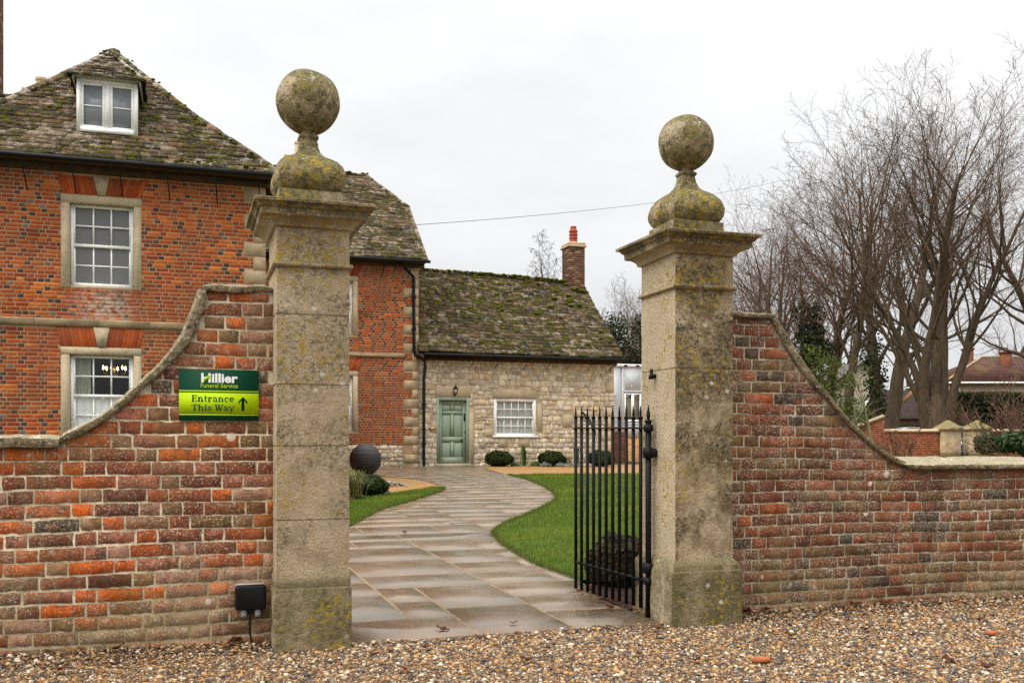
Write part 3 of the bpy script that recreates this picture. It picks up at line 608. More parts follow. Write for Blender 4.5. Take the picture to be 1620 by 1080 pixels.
# ---------------------------------------------------------------- gate piers
def pier(u0, u1, label, plp, seed, joints, PM='pier'):
    cu, hv = (u0+u1)/2, .245; cvv = .245; hu = (u1-u0)/2
    o = thing('gate_pier', label, 'gate pier', (cu, cvv, 0))
    def sq(prof, rc=.008, n=3):
        rs = []
        for off, z in prof: rs.append(rrect(cu, cvv, hu+off, hv+off, min(rc, hu+off-.001), z, n))
        return rs
    def rough(mb, a=.004, f=9):
        out = []
        for p in mb.v:
            q = Vector(p)*f; out.append(tuple(c+a*noise.noise(q+Vector((seed*7+31*i, i*17, 0))) for i, c in enumerate(p)))
        mb.v = out
    def dens(prof, st=.05):
        o_ = [prof[0]]
        for a, b in zip(prof[:-1], prof[1:]):
            n = max(1, int(abs(b[1]-a[1])/st))
            for k in range(1, n+1): o_.append((a[0]+(b[0]-a[0])*k/n, a[1]+(b[1]-a[1])*k/n))
        return o_
    mb = MB(); mb.rings(sq(dens([(plp, -.08), (plp, .335), (plp-.008, .345), (plp*.75, .375), (.006, .408), (0, .415)]), .012, 4)); rough(mb, .006); smooth_angle(mb.part('plinth', M[PM], o), 30)
    pr = [(0, .415)]
    for jz in joints: pr += [(0, jz-.004), (-.004, jz-.002), (-.004, jz+.002), (0, jz+.004)]
    pr += [(0, 2.118)]
    mb = MB(); mb.rings(sq(dens(pr), .007, 3)); rough(mb, .003); smooth_angle(mb.part('shaft', M[PM], o), 30)
    mb = MB(); mb.rings(sq([(0, 2.118), (.012, 2.119), (.02, 2.126), (.022, 2.134), (.018, 2.143), (.006, 2.150), (0, 2.152)], .01, 3)); rough(mb, .003); smooth_angle(mb.part('moulded_band', M[PM], o), 40)
    mb = MB(); mb.rings(sq(dens([(0, 2.152), (0, 2.335)]), .007, 3)); rough(mb, .003); smooth_angle(mb.part('necking', M[PM], o), 30)
    mb = MB(); mb.rings(sq([(0, 2.335), (.018, 2.340), (.020, 2.352), (.032, 2.366), (.055, 2.380), (.082, 2.388), (.085, 2.392), (.087, 2.425), (.098, 2.428), (.106, 2.440), (.112, 2.446), (.128, 2.449), (.130, 2.463), (.122, 2.469), (.05, 2.480), (-.02, 2.485)], .006, 5)); rough(mb, .008, 11); smooth_angle(mb.part('cornice', M[PM], o), 30)
    fin = MB(); sqr = lambda h, z, rc: rrect(cu, cvv, h, h, min(rc, h*.98), z, 6)
    fin.rings([sqr(.180, 2.47, .01), sqr(.180, 2.562, .01), sqr(.175, 2.568, .01)])
    fin.rings([sqr(h, z, rc) for h, z, rc in [(.155, 2.566, .03), (.178, 2.590, .04), (.196, 2.618, .055), (.203, 2.652, .065), (.200, 2.685, .07), (.186, 2.722, .07), (.160, 2.752, .065), (.125, 2.775, .05), (.088, 2.795, .03), (.066, 2.82, .02), (.053, 2.855, .015), (.046, 2.895, .012)]])
    rough(fin, .008, 8)
    f = fin.part('finial', M[PM], o); smooth_angle(f, 40)
    mb = MB(); mb.rings([sqr(h, z, .02) for h, z in [(.044, 2.892), (.054, 2.898), (.058, 2.908), (.054, 2.918), (.042, 2.924), (.040, 2.95)]]); smooth_angle(mb.part('collar', M[PM], f), 40)
    mb = MB(); n, r, cz = 40, .1825, 3.118
    mb.rings([[(cu+r*math.sin(math.pi*k/24)*math.cos(2*math.pi*i/n), cvv+r*math.sin(math.pi*k/24)*math.sin(2*math.pi*i/n), cz-r*math.cos(math.pi*k/24)) for i in range(n)] for k in range(1, 24)])
    rough(mb, .010, 6); mb.part('ball', M[PM], f, True)
    return o
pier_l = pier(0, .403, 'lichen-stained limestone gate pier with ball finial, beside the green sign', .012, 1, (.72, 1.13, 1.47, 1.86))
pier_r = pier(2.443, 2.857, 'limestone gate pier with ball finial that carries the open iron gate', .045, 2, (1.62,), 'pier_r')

# ---------------------------------------------------------------- iron gate (hinged on the right pier, standing open)
gz = .05; A = Vector((2.392, .275)); B = Vector((2.31, 1.335)); gd = (B-A).normalized(); gn = Vector((-gd.y, gd.x)); GL = (B-A).length
gt = thing('iron_gate', 'black wrought iron gate of spear-headed bars standing open', 'gate', (A.x, A.y, gz))
def gp(t, n=0, z=0): p = A+gd*t+gn*n; return (p.x, p.y, z)
def bar(t, r, z0, z1, hl, hw):
    mb = MB(); sq4 = lambda q, z: [gp(t-q, -q, z), gp(t+q, -q, z), gp(t+q, q, z), gp(t-q, q, z)]
    d8 = lambda q, z: [gp(t+q*math.cos(math.pi*i/4), q*math.sin(math.pi*i/4), z) for i in range(8)]
    mb.rings([d8(r, z0), d8(r, z1-hl)]); mb.rings([d8(r*1.25, z1-hl-.012), d8(r*1.3, z1-hl), d8(r*.8, z1-hl+.006)])
    mb.rings([[gp(t-a, 0, z), gp(t, -.35*a-.002, z), gp(t+a, 0, z), gp(t, .35*a+.002, z)] for a, z in [(r*.7, z1-hl), (hw, z1-hl*.72), (hw*.8, z1-hl*.5), (hw*.4, z1-hl*.2), (.001, z1)]]); return mb
for i in range(11): bar(.10+(GL-.10)*i/10, .0125, gz+.012+.0*i, 1.395+.003*i, .075, .0165).part('bar', M['iron'], gt)
st_ = bar(0, .02, .02, 1.40, .105, .026)
for z in (.25, 1.245): st_.lathe((A.x, A.y), [(.012, z-.03), (.03, z-.02), (.035, z), (.03, z+.02), (.012, z+.03)], 12)
st_.part('hanging_stile', M['iron'], gt)
for z0, z1, tw in ((1.245, 1.262, 0), (.25, .262, 1)):
    mb = MB()
    if tw:
        n = 90; rs = []
        for i in range(n+1):
            t = (GL+.012)*i/n; a = i*.62; rs.append([gp(t, .013*math.cos(a+k*math.pi/2), z0+(z1-z0)*i/n+.013*math.sin(a+k*math.pi/2)) for k in range(4)])
        mb.rings(rs)
    else: mb.rings([[gp(t, -.019, z-.005), gp(t, .019, z-.005), gp(t, .019, z+.005), gp(t, -.019, z+.005)] for t, z in ((-.015, z0), (GL+.015, z1))])
    mb.part('rail', M['iron'], gt)
mb = MB(); mb.tube([gp(GL-.07, -.02, 1.385), gp(GL-.09, -.04, 1.33), gp(GL-.16, -.05, 1.28), gp(GL-.22, -.03, 1.215), gp(GL-.27, -.02, 1.20), gp(GL-.29, -.015, 1.23), gp(GL-.26, -.02, 1.26), gp(GL-.13, -.03, 1.35), gp(GL-.07, -.02, 1.385)], .005, 6)
mb.part('latch_loop', M['iron'], gt)
for z in (.335, 1.085):
    mb = MB(); mb.lathe((A.x, A.y), [(.02, z-.035), (.034, z-.033), (.037, z), (.034, z+.033), (.02, z+.035)], 12)
    mb.tube([(A.x, A.y, z), (2.425, A.y+.01, z), (2.447, A.y+.02, z)], [.02, .024, .018], 8)
    mb.lathe((2.424, A.y-.012), [(.012, z-.028), (.026, z-.02), (.026, z+.02), (.012, z+.028)], 8); mb.part('hinge', M['iron'], gt)
mb = MB(); z = 1.585; mb.box(2.415, 2.446, .26, .285, z-.012, z+.012); mb.lathe((2.412, .272), [(.018, z-.02), (.018, z+.005), (.011, z+.008), (.011, z+.045)], 10)
mb.part('hinge_pin', M['iron'], pier_r)

# ---------------------------------------------------------------- sign with lettering
sv = VW-.008
ua, za = onv(283, 583, sv); ub, zb_ = onv(409, 665.5, sv); sw, sh = ub-ua, za-onv(283, 664.5, sv)[1]
sg = thing('direction_sign', 'green and lime entrance sign with an upward arrow on the left wall', 'sign', (ua, sv, za-sh))
dkg, lime, wht = flat('sign_dark_green', (.002, .050, .024), .6, Specular_IOR_Level=.15), flat('sign_lime', (.42, .62, .003), .6, Specular_IOR_Level=.15), flat('sign_white', (.85, .86, .85), .6)
def SP(x, y): return (ua+sw*x, za-sh*y)
mb = MB(); mb.bbox(ua, ub, sv-.006, sv+.01, za-sh, za, .0012); mb.part('sign_board', dkg, sg)
def rect(mb, x0, y0, x1, y1, v, t=.0006): (a, b), (c, d) = SP(x0, y1), SP(x1, y0); mb.box(a, c, v-t, v, b, d)
fv = sv-.0062
mb = MB(); rect(mb, 0, .415, 1, .44, fv); rect(mb, 0, .46, 1, .862, fv); rect(mb, 0, .876, 1, .90, fv); mb.part('lime_band', lime, sg)
dg = bpy.context.evaluated_depsgraph_get()
def bfont(txt, x0, x1, ytop, ybase, mat, name, bold=0.0):
    cu_ = bpy.data.curves.new('lettering', 'FONT'); cu_.body = txt; cu_.size = 1; cu_.offset = bold; cu_.extrude = .01; cu_.resolution_u = 3
    ob = bpy.data.objects.new('lettering_tmp', cu_); col.objects.link(ob); bpy.context.view_layer.update()
    me = bpy.data.meshes.new_from_object(ob.evaluated_get(bpy.context.evaluated_depsgraph_get())); bpy.data.objects.remove(ob); bpy.data.curves.remove(cu_)
    co = np.empty(len(me.vertices)*3, np.float32); me.vertices.foreach_get('co', co); co = co.reshape(-1, 3)
    x, y = co[:, 0], co[:, 1]; capH = .72 if txt[0] not in 'H' else .73
    fx = (x-x.min())/(x.max()-x.min()); (a, b), (c, d) = SP(x0, ybase), SP(x1, ytop); yt = y.max()
    out = np.stack([a+fx*(c-a), np.where(co[:, 2] > 0, fv-.0012, fv), b+(y/yt)*(d-b)], 1)-np.array(BASE[sg.name])
    me.vertices.foreach_set('co', out.astype(np.float32).ravel()); me.materials.clear(); me.materials.append(mat); me.update()
    return link(name, me, sg)
bfont('Hillier', .275, .735, .075, .25, wht, 'name_lettering', .035); bfont('Funeral Service', .27, .735, .272, .357, lime, 'service_lettering', .008)
mb = MB(); lf = [(.305, .245), (.325, .155), (.345, .135), (.39, .118), (.384, .17), (.365, .20), (.335, .21), (.318, .245)]
mb.prism([SP(*p) for p in lf][::-1], fv-.002, fv-.0012); mb.part('leaf_emblem', lime, sg)
def arc(cx_, cz_, rx, rz, a0, a1, n=9): return [(cx_+rx*math.cos(R(a0+(a1-a0)*i/n)), cz_+rz*math.sin(R(a0+(a1-a0)*i/n))) for i in range(n+1)]
TK, TN = .17, .075
def LET(c):
    sf = lambda a, b, z: ([(a, z), (b, z)], TN)
    if c == 'E': return .74, [([(.17, 0), (.17, 1)], TK), sf(.02, .62, .963), sf(.02, .64, .037), sf(.17, .46, .52), ([(.6, 1), (.61, .76)], TN), ([(.62, 0), (.64, .26)], TN), ([(.47, .40), (.47, .64)], TN)]
    if c == 'T': return .78, [([(.37, 0), (.37, 1)], TK), sf(.02, .72, .963), sf(.2, .54, .037), ([(.04, 1), (.02, .74)], TN), ([(.70, 1), (.72, .74)], TN)]
    if c == 'h': return .78, [([(.17, 0), (.17, 1)], TK), ([(.17, .5)]+arc(.36, .42, .19, .26, 130, 0), .12), ([(.56, 0), (.56, .46)], TK), sf(.03, .32, .037), sf(.42, .71, .037), sf(.03, .17, .963)]
    if c == 'n': return .78, [([(.17, 0), (.17, .7)], TK), ([(.17, .5)]+arc(.36, .42, .19, .26, 130, 0), .12), ([(.56, 0), (.56, .46)], TK), sf(.03, .32, .037), sf(.42, .71, .037), sf(.03, .17, .663)]
    if c == 'i': return .40, [([(.18, 0), (.18, .7)], TK), sf(.04, .33, .037), sf(.04, .18, .663), ([(.18, .84), (.18, 1.0)], TK)]
    if c == 'r': return .58, [([(.17, 0), (.17, .7)], TK), sf(.03, .34, .037), sf(.03, .17, .663), ([(.2, .46), (.3, .62), (.44, .64)], .11), ([(.45, .52), (.45, .68)], .13)]
    if c == 't': return .50, [([(.2, .92), (.2, .16)]+arc(.33, .16, .13, .12, 180, 290), .13), sf(.03, .45, .655)]
    if c == 'a': return .70, [(arc(.29, .47, .2, .2, 150, 0)+[(.49, .1), (.62, .05)], .13), (arc(.28, .2, .19, .16, 80, 360), .11)]
    if c == 'c': return .62, [(arc(.33, .35, .25, .31, 45, 310), .13), ([(.5, .5), (.5, .62)], .12)]
    if c == 'e': return .66, [([(.1, .38), (.55, .38)], .08), (arc(.33, .35, .24, .31, 5, 315), .125)]
    if c == 's': return .56, [([(.46, .54), (.38, .64), (.24, .65), (.13, .57), (.15, .44), (.38, .30), (.47, .2), (.42, .08), (.26, .03), (.1, .1), (.08, .2)], .115)]
    if c == 'W': return 1.08, [([(.12, 1), (.34, 0)], .16), ([(.34, 0), (.54, .9)], .08), ([(.50, 1), (.74, 0)], .16), ([(.74, 0), (.95, 1)], .08), sf(0, .28, .963), sf(.38, .62, .963), sf(.82, 1.06, .963)]
    if c == 'y': return .68, [([(.10, .68), (.36, .02)], .15), ([(.6, .68), (.30, -.2), (.2, -.27), (.08, -.22)], .085), sf(0, .26, .663), sf(.46, .7, .663)]
    return .34, []
def serif(txt, x0, x1, yt, yb, name):
    mb = MB(); adv = sum(LET(c)[0] for c in txt); x = 0; k = 0
    for c in txt:
        a, sts = LET(c)
        for pts, wd in sts:
            for p, q in zip(pts[:-1], pts[1:]):
                dx, dz = q[0]-p[0], q[1]-p[1]; l = math.hypot(dx, dz) or 1; ex, ez = dx/l*.012, dz/l*.012; nx, nz_ = -dz/l*wd/2, dx/l*wd/2
                poly = [(p[0]-ex-nx, p[1]-ez-nz_), (q[0]+ex-nx, q[1]+ez-nz_), (q[0]+ex+nx, q[1]+ez+nz_), (p[0]-ex+nx, p[1]-ez+nz_)]
                k += 1; mb.prism([SP(x0+(x+u_)/adv*(x1-x0), yb-(yb-yt)*z_) for u_, z_ in poly], fv-.0016-.00002*(k % 23), fv-.0005)
        x += a
    mb.part(name, dkg, sg)
serif('Entrance', .155, .69, .505, .632, 'direction_lettering'); serif('This Way', .155, .69, .687, .812, 'direction_lettering')
mb = MB(); mb.prism([SP(*p) for p in [(.782, .81), (.818, .81), (.818, .60), (.856, .675), (.856, .62), (.80, .525), (.744, .62), (.744, .675), (.782, .60)]], fv-.0016, fv-.0005); mb.part('arrow', dkg, sg)
# ---------------------------------------------------------------- weatherproof socket box
bu0, bz1 = onv(372, 926, VW-.06); bu1, bz0 = onv(421, 963, VW-.06)
sk = thing('socket_box', 'black weatherproof double socket box low on the left wall beside the pier', 'socket', (bu0, VW, bz0))
mb = MB(); mb.bbox(bu0+.004, bu1-.004, VW-.03, VW+.012, bz0+.006, bz1+.004, .006); mb.part('back_box', M['greyplastic'], sk)
mb = MB(); rs = [[(a, v, b) for a, _, b in rrect((bu0+bu1)/2, 0, (bu1-bu0)/2-i, 0, .02, 0, 4)] for v, i in ((0, 0),)]
def rr2(i, v): return [(a, v, b) for a, b, _ in rrect((bu0+bu1)/2, (bz0+bz1)/2, (bu1-bu0)/2-i, (bz1-bz0)/2-i, .016, 0, 4)]
mb.rings([rr2(.003, VW-.028), rr2(0, VW-.034), rr2(0, VW-.064), rr2(.004, VW-.072), rr2(.012, VW-.075)]); mb.part('hinged_cover', M['plastic'], sk)
for f in (.27, .73):
    cu_ = bu0+(bu1-bu0)*f; mb = MB(); mb.bbox(cu_-.0145, cu_+.0145, VW-.06, VW-.03, bz0-.040, bz0+.0, .005); mb.bbox(cu_-.010, cu_+.010, VW-.064, VW-.045, bz0-.012, bz0+.012, .003); mb.part('cable_clip', M['greyplastic'], sk)
mb = MB(); cu_ = (bu0+bu1)/2-.004; mb.tube([(cu_+.003, VW-.045, bz0+.01), (cu_, VW-.047, bz0-.07), (cu_+.002, VW-.05, bz0-.14), (cu_+.012, VW-.075, .02), (cu_+.015, VW-.1, -.03)], .006, 8); mb.bbox(cu_-.012, cu_+.016, VW-.06, VW-.03, bz0-.02, bz0+.004, .004); mb.part('cable', M['plastic'], sk)

# ================================================================ brick house
V1, V2 = 14.35, 24.63
hs = thing('brick_house', 'tall red brick house with chequered bricks, stone dressings and mossy stone slate roofs', 'house', (-1.9, V1, .29))
HP = [(30, (.385, .082, .021)), (22, (.45, .108, .022)), (15, (.31, .064, .022)), (9, (.53, .15, .03)), (10, (.25, .058, .026))]
HD = [(6, (.058, .042, .036)), (3, (.10, .062, .048)), (1.3, (.16, .14, .125))]
def hpal(dark):   # share of burnt headers
    def f(h, u, z):
        if h and rng.random() < dark*(.55+.6*noise.noise(Vector((u*.5, z*.6, 3)))+.15): return pick(HD)
        c = pick(HP); k = .95+.35*noise.noise(Vector((u*.7, z*.9, 9))); return tuple(q*k for q in c)
    return f
def holed(mb, u0, u1, z0, z1, vf, th, holes, mi):
    us = sorted(set([u0, u1]+[h[i] for h in holes for i in (0, 1)])); zs = sorted(set([z0, z1]+[h[i] for h in holes for i in (2, 3)]))
    for a, b in zip(us[:-1], us[1:]):
        for c, d in zip(zs[:-1], zs[1:]):
            if not any(a >= h[0]-1e-6 and b <= h[1]+1e-6 and c >= h[2]-1e-6 and d <= h[3]+1e-6 for h in holes):
                mb.add([(a, vf, c), (b, vf, c), (b, vf, d), (a, vf, d)], [(0, 1, 2, 3)], (1, 1, 1), mi)
    for h in holes:
        a, b, c, d = h; e = vf+th
        mb.add([(a, vf, c), (b, vf, c), (b, vf, d), (a, vf, d), (a, e, c), (b, e, c), (b, e, d), (a, e, d)], [(0, 4, 5, 1), (1, 5, 6, 2), (2, 6, 7, 3), (3, 7, 4, 0)], (1, 1, 1), mi)
    mb.add([(u0, vf, z0), (u0, vf, z1), (u0, vf+th, z1), (u0, vf+th, z0), (u1, vf, z0), (u1, vf, z1), (u1, vf+th, z1), (u1, vf+th, z0)], [(0, 1, 2, 3), (4, 7, 6, 5)], (1, 1, 1), mi)
def sash(parent, fu0, fu1, fz0, fz1, v, cols, rows, surr=None, inner='blind', fw=.06, bw=.028, box=.05):
    # window frame -> glazing bars, panes, curtain; optional stone surround
    mb = MB(); v0, v1 = v, v+.09
    mb.box(fu0, fu0+box, v0, v1, fz0, fz1); mb.box(fu1-box, fu1, v0, v1, fz0, fz1); mb.box(fu0+box, fu1-box, v0+.002, v1, fz1-box, fz1); mb.box(fu0+box, fu1-box, v0-.02, v1, fz0, fz0+box*1.15)
    a, b, c, d = fu0+box, fu1-box, fz0+box*1.15, fz1-box; m_ = c+(d-c)*.5
    mb.box(a, b, v0+.02, v0+.055, m_-.028, m_+.028)
    st = .032
    for z0_, z1_, vv in ((c, m_-.028, v0+.05), (m_+.028, d, v0+.025)):
        mb.box(a, a+st, vv, vv+.03, z0_, z1_); mb.box(b-st, b, vv, vv+.03, z0_, z1_)
    w_ = mb.part('window', M['white'], parent)
    mb = MB(); a2, b2 = a+st, b-st
    for z0_, z1_, vv, rr in ((c, m_-.028, v0+.052, rows//2), (m_+.028, d, v0+.027, rows-rows//2)):
        for k in range(1, cols): q = a2+(b2-a2)*k/cols; mb.box(q-bw/2, q+bw/2, vv, vv+.026, z0_, z1_)
        for k in range(1, rr): q = z0_+(z1_-z0_)*k/rr; mb.box(a2, b2, vv+.003, vv+.023, q-bw/2, q+bw/2)
    mb.part('glazing_bars', M['white'], w_)
    mb = MB(); mb.add([(a, v0+.064, c), (b, v0+.064, c), (b, v0+.064, d), (a, v0+.064, d)], [(0, 1, 2, 3)]); mb.part('pane', M['grey_reflection' if inner == 'blind' else 'glass'], w_)  # 'blind' windows get an opaque pane with the reflection in its colour
    if inner == 'net': curtain(w_, a, b, c, d, v0+.10, M['net'], .016)
    if surr:
        s0, s1, t0, t1, vf, pr = surr; mb = MB(); iu0, iu1, iz0, iz1 = fu0-.005, fu1+.005, fz0-.004, fz1+.004
        mb.bbox(s0, iu0, vf-pr, vf+.25, t0, iz1, .01); mb.bbox(iu1, s1, vf-pr, vf+.25, t0, iz1, .01); mb.bbox(s0-.003, s1+.003, vf-pr-.002, vf+.25, iz1, t1, .012)
        mb.box(iu0, iu1, vf-pr+.02, vf+.25, t0, iz0); mb.part('stone_surround', M['dress'], w_)
    return w_
def curtain(parent, a, b, c, d, v, mat, amp=.02, n=70, name='curtain', slant=0):
    mb = MB(); vs = []
    for i in range(n+1):
        f = i/n; q = a+(b-a)*f; dv = amp*math.sin(f*n*.62+math.sin(f*9))+amp*.5*math.sin(f*41)
        vs += [(q, v+dv, c), (q+slant*(1-f), v+dv*.7, d)]
    mb.add(vs, [(2*i, 2*i+2, 2*i+3, 2*i+1) for i in range(n)]); mb.part(name, mat, parent, True)
def arch(mb, pts, n, key, vf, z=0):   # pts = BL, TL, TR, BR ; key = (BL, TL, TR, BR) of keystone gap
    def fan(bl, tl, tr, br, k):
        for i in range(k):
            f0, f1 = (i+.035)/k, (i+.965)/k; L = lambda p, q, f: (p[0]+(q[0]-p[0])*f, p[1]+(q[1]-p[1])*f)
            kf = rng.uniform(.8, 1.15); c = tuple(q*kf for q in rng.choice([(.42, .080, .020), (.36, .068, .020), (.48, .10, .024)]))
            brick(mb, [L(bl, br, f0), L(bl, br, f1), L(tl, tr, f1), L(tl, tr, f0)], vf-.006, .036, c, 0, .003, .0015)
    fan(pts[0], pts[1], key[1], key[0], n); fan(key[3], key[2], pts[2], pts[3], n)
P1 = lambda x, y: onv(x, y, V1)
def avgz(*p): return sum(P1(*q)[1] for q in p)/len(p)
su0, su1 = P1(96.3, 380)[0], P1(223.5, 380)[0]; ut, ub_ = avgz((97, 307), (224, 314.4)), avgz((96, 455), (223, 459)); lt = avgz((95, 549), (221, 550.7))
fu0, fu1 = P1(110.5, 380)[0], P1(211, 380)[0]; fut, fub = avgz((111, 321.5), (211, 327)), avgz((111, 451), (211, 454.5)); lft = avgz((108, 561), (208, 562.5)); lfb = lft-(fut-fub); lb = lfb-(fub-ub_)
zeave1 = 6.30
holes1 = [(su0, su1, ub_, ut), (su0, su1, lb, lt)]
arU = [P1(98, 306), P1(90, 276), P1(232, 286), P1(222.5, 314)]; arL = [P1(95, 548), P1(88, 517), P1(228, 520), P1(222, 550)]
for A_ in (arU, arL):
    zb2, zt2 = (A_[0][1]+A_[3][1])/2+.006, (A_[1][1]+A_[2][1])/2; A_[:] = [(A_[0][0], zb2), (A_[1][0], zt2), (A_[2][0], zt2), (A_[3][0], zb2)]
kc = (su0+su1)/2
keyU = [(kc-.07, arU[0][1]), (kc-.14, arU[1][1]), (kc+.14, arU[1][1]), (kc+.07, arU[0][1])]; keyL = [(kc-.07, arL[0][1]), (kc-.14, arL[1][1]), (kc+.14, arL[1][1]), (kc+.07, arL[0][1])]
stz1, stz0 = P1(100, 504.5)[1], P1(100, 515.5)[1]
holes_b1 = holes1+[(arU[0][0]+.02, arU[3][0]-.02, arU[0][1]-.01, arU[1][1]), (arL[0][0]+.02, arL[3][0]-.02, arL[0][1]-.01, arL[1][1]), (-9, 1.1, stz0, stz1)]
def quoins(parent, ue, z0, z1, vf, side, h=.265, lng=.40, sht=.23, pr=.004):
    z = z0; k = 0; out = []
    while z < z1-.1:
        l = lng if k % 2 else sht; z2 = min(z+h, z1); a, b = (ue-l, ue) if side > 0 else (ue, ue+l)
        mb = MB(); mb.bbox(a, b, vf-pr, vf+.3, z+.004, z2-.004, .008); mb.part('quoin_stone', M.setdefault('quoin', M['dress']), parent); out.append((a-.006, b+.006, z, z2)); z = z2; k += 1
    return out
qh1 = quoins(hs, 1.04, .3, 6.2, V1, 1)
wall = MB(); holed(wall, -4.85, 1.03, 0, zeave1, V1+.004, .36, holes1, 1)
courses(wall, -4.85, 1.04, .3, zeave1, V1, hpal(.75), None, holes_b1+qh1, j=.013, depth=.02, jit=.0016, ch=.004, wob=.004, irr=.05)
arch(wall, arU, 9, keyU, V1); arch(wall, arL, 9, keyL, V1)
# east return of the front block
wall.box(.99, 1.035, V1+.37, V2+.3, 0, 6.3, (.45, .11, .04), 0); wall.box(-4.85, -4.80, V1+.37, V2+.3, 0, 6.3, (.45, .11, .04), 0)
# wing
UE = 6.44; Q2 = lambda x, y: onv(x, y, V2)
w2t, w2b = Q2(560, 437)[1], Q2(560, 530)[1]; w2lt, w2lb = Q2(560, 587)[1], Q2(560, 682)[1]; wr_ = Q2(565.8, 600)[0]; wl_ = wr_-1.34
zbrk = Q2(620, 704)[1]; st2t, st2b = Q2(600, 560)[1], Q2(600, 564.5)[1]; zeave2 = 6.80
holes2 = [(wl_, wr_, w2b, w2t), (wl_, wr_, w2lb, w2lt)]
ar2U = [(wl_+.03, w2t+.006), (wl_-.14, w2t+.40), (wr_+.20, w2t+.40), (wr_+.0, w2t+.006)]; ar2L = [(p[0], p[1]-w2t+w2lt) for p in ar2U]; kc2 = (wl_+wr_)/2
key2 = lambda A_: [(kc2-.07, A_[0][1]), (kc2-.14, A_[1][1]), (kc2+.14, A_[1][1]), (kc2+.07, A_[0][1])]
qh2 = quoins(hs, UE, zbrk-.85, 6.7, V2, 1, .285, .46, .19)
hb2 = holes2+[(ar2U[0][0]+.02, ar2U[3][0]-.02, ar2U[0][1]-.01, ar2U[1][1]), (ar2L[0][0]+.02, ar2L[3][0]-.02, ar2L[0][1]-.01, ar2L[1][1]), (-9, UE-.46, st2b, st2t)]+qh2
holed(wall, 1.0, UE-.01, .3, zeave2, V2+.004, .36, holes2, 1)
courses(wall, 1.04, UE-.0, zbrk, zeave2, V2, hpal(1.25), None, hb2, j=.014, depth=.02, jit=.0012, ch=.004, wob=.003, irr=.015)
arch(wall, ar2U, 9, key2(ar2U), V2); arch(wall, ar2L, 9, key2(ar2L), V2)
wall.box(UE-.05, UE-.005, V2+.37, 32.8, .3, 6.7, (.45, .11, .04), 0); wall.box(-9, UE-.05, 32.7, 32.8, .3, 6.8, (.45, .11, .04), 0)
wall.part('brick_wall', [M['hbrick'], M['hmortar']], hs)
for kk, A_ in ((keyU, arU), (keyL, arL)): mb = MB(); mb.prism([kk[0], kk[3], kk[2], kk[1]], V1-.03, V1+.1); mb.part('keystone', M['dress'], hs)
for A_ in (ar2U, ar2L): kk = key2(A_); mb = MB(); mb.prism([kk[0], kk[3], kk[2], kk[1]], V2-.03, V2+.1); mb.part('keystone', M['dress'], hs)
mb = MB()
u = -4.9
while u < 1.05: u2 = min(1.06, u+rng.uniform(.7, 1.1)); mb.rings([[(q, V1+.1, stz0), (q, V1-.03, stz0+.0), (q, V1-.05, stz0+.05), (q, V1-.075, stz1-.02), (q, V1-.07, stz1), (q, V1+.1, stz1+.02)] for q in (u, u2-.006)]); u = u2
mb.part('string_course', M.setdefault('quoin', M['dress']), hs); mb = MB()
mb.rings([[(q, V2+.1, st2b), (q, V2-.05, st2b), (q, V2-.07, st2t), (q, V2+.1, st2t+.02)] for q in (1.0, UE-.465)])
mb.part('string_course', M.setdefault('quoin', M['dress']), hs)
sash(hs, fu0, fu1, fub, fut, V1+.10, 3, 4, (su0, su1, ub_, ut, V1, .012), 'blind')
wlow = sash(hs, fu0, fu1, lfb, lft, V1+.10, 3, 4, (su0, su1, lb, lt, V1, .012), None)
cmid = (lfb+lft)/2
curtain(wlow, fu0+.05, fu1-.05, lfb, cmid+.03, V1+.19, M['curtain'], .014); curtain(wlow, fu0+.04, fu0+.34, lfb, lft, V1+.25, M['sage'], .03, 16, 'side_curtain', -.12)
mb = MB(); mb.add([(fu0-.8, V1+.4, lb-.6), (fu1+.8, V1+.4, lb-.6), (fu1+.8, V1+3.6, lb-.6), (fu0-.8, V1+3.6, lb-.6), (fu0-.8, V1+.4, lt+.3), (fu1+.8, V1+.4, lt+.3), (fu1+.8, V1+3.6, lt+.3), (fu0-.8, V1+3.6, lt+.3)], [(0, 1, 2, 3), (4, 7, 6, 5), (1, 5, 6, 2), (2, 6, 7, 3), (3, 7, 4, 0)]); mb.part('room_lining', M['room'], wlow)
fw2 = .15
for zt_, zb2 in ((w2t, w2b), (w2lt, w2lb)): sash(hs, wl_+fw2, wr_-fw2, zb2+.05, zt_-.15, V2+.10, 3, 4, (wl_, wr_, zb2, zt_, V2, .012), 'blind')
# chandelier hanging inside the lower window
cc = onv(181, 588, V1+1.3); ch = thing('chandelier', 'lit gilt chandelier glowing inside the lower left window', 'chandelier', (cc[0], V1+1.3, cc[1]))
mb = MB(); mb.lathe((cc[0], V1+1.3), [(.01, cc[1]-.1), (.035, cc[1]-.05), (.015, cc[1]), (.03, cc[1]+.06), (.01, cc[1]+.12), (.006, cc[1]+.7)], 10)
for k in range(6):
    a = k*math.pi/3+.3; ca, sa = math.cos(a)*.21, math.sin(a)*.21
    mb.tube([(cc[0], V1+1.3, cc[1]-.05), (cc[0]+ca*.5, V1+1.3+sa*.5, cc[1]-.10), (cc[0]+ca, V1+1.3+sa, cc[1]-.02), (cc[0]+ca, V1+1.3+sa, cc[1]+.04)], .008, 6)
mb.part('arms', M['gold'], ch)
for k in range(6):
    a = k*math.pi/3+.3; mb = MB(); mb.lathe((cc[0]+math.cos(a)*.21, V1+1.3+math.sin(a)*.21), [(.004, cc[1]+.04), (.017, cc[1]+.06), (.013, cc[1]+.09), (.003, cc[1]+.12)], 8); mb.part('bulb', M['bulb'], ch, True)
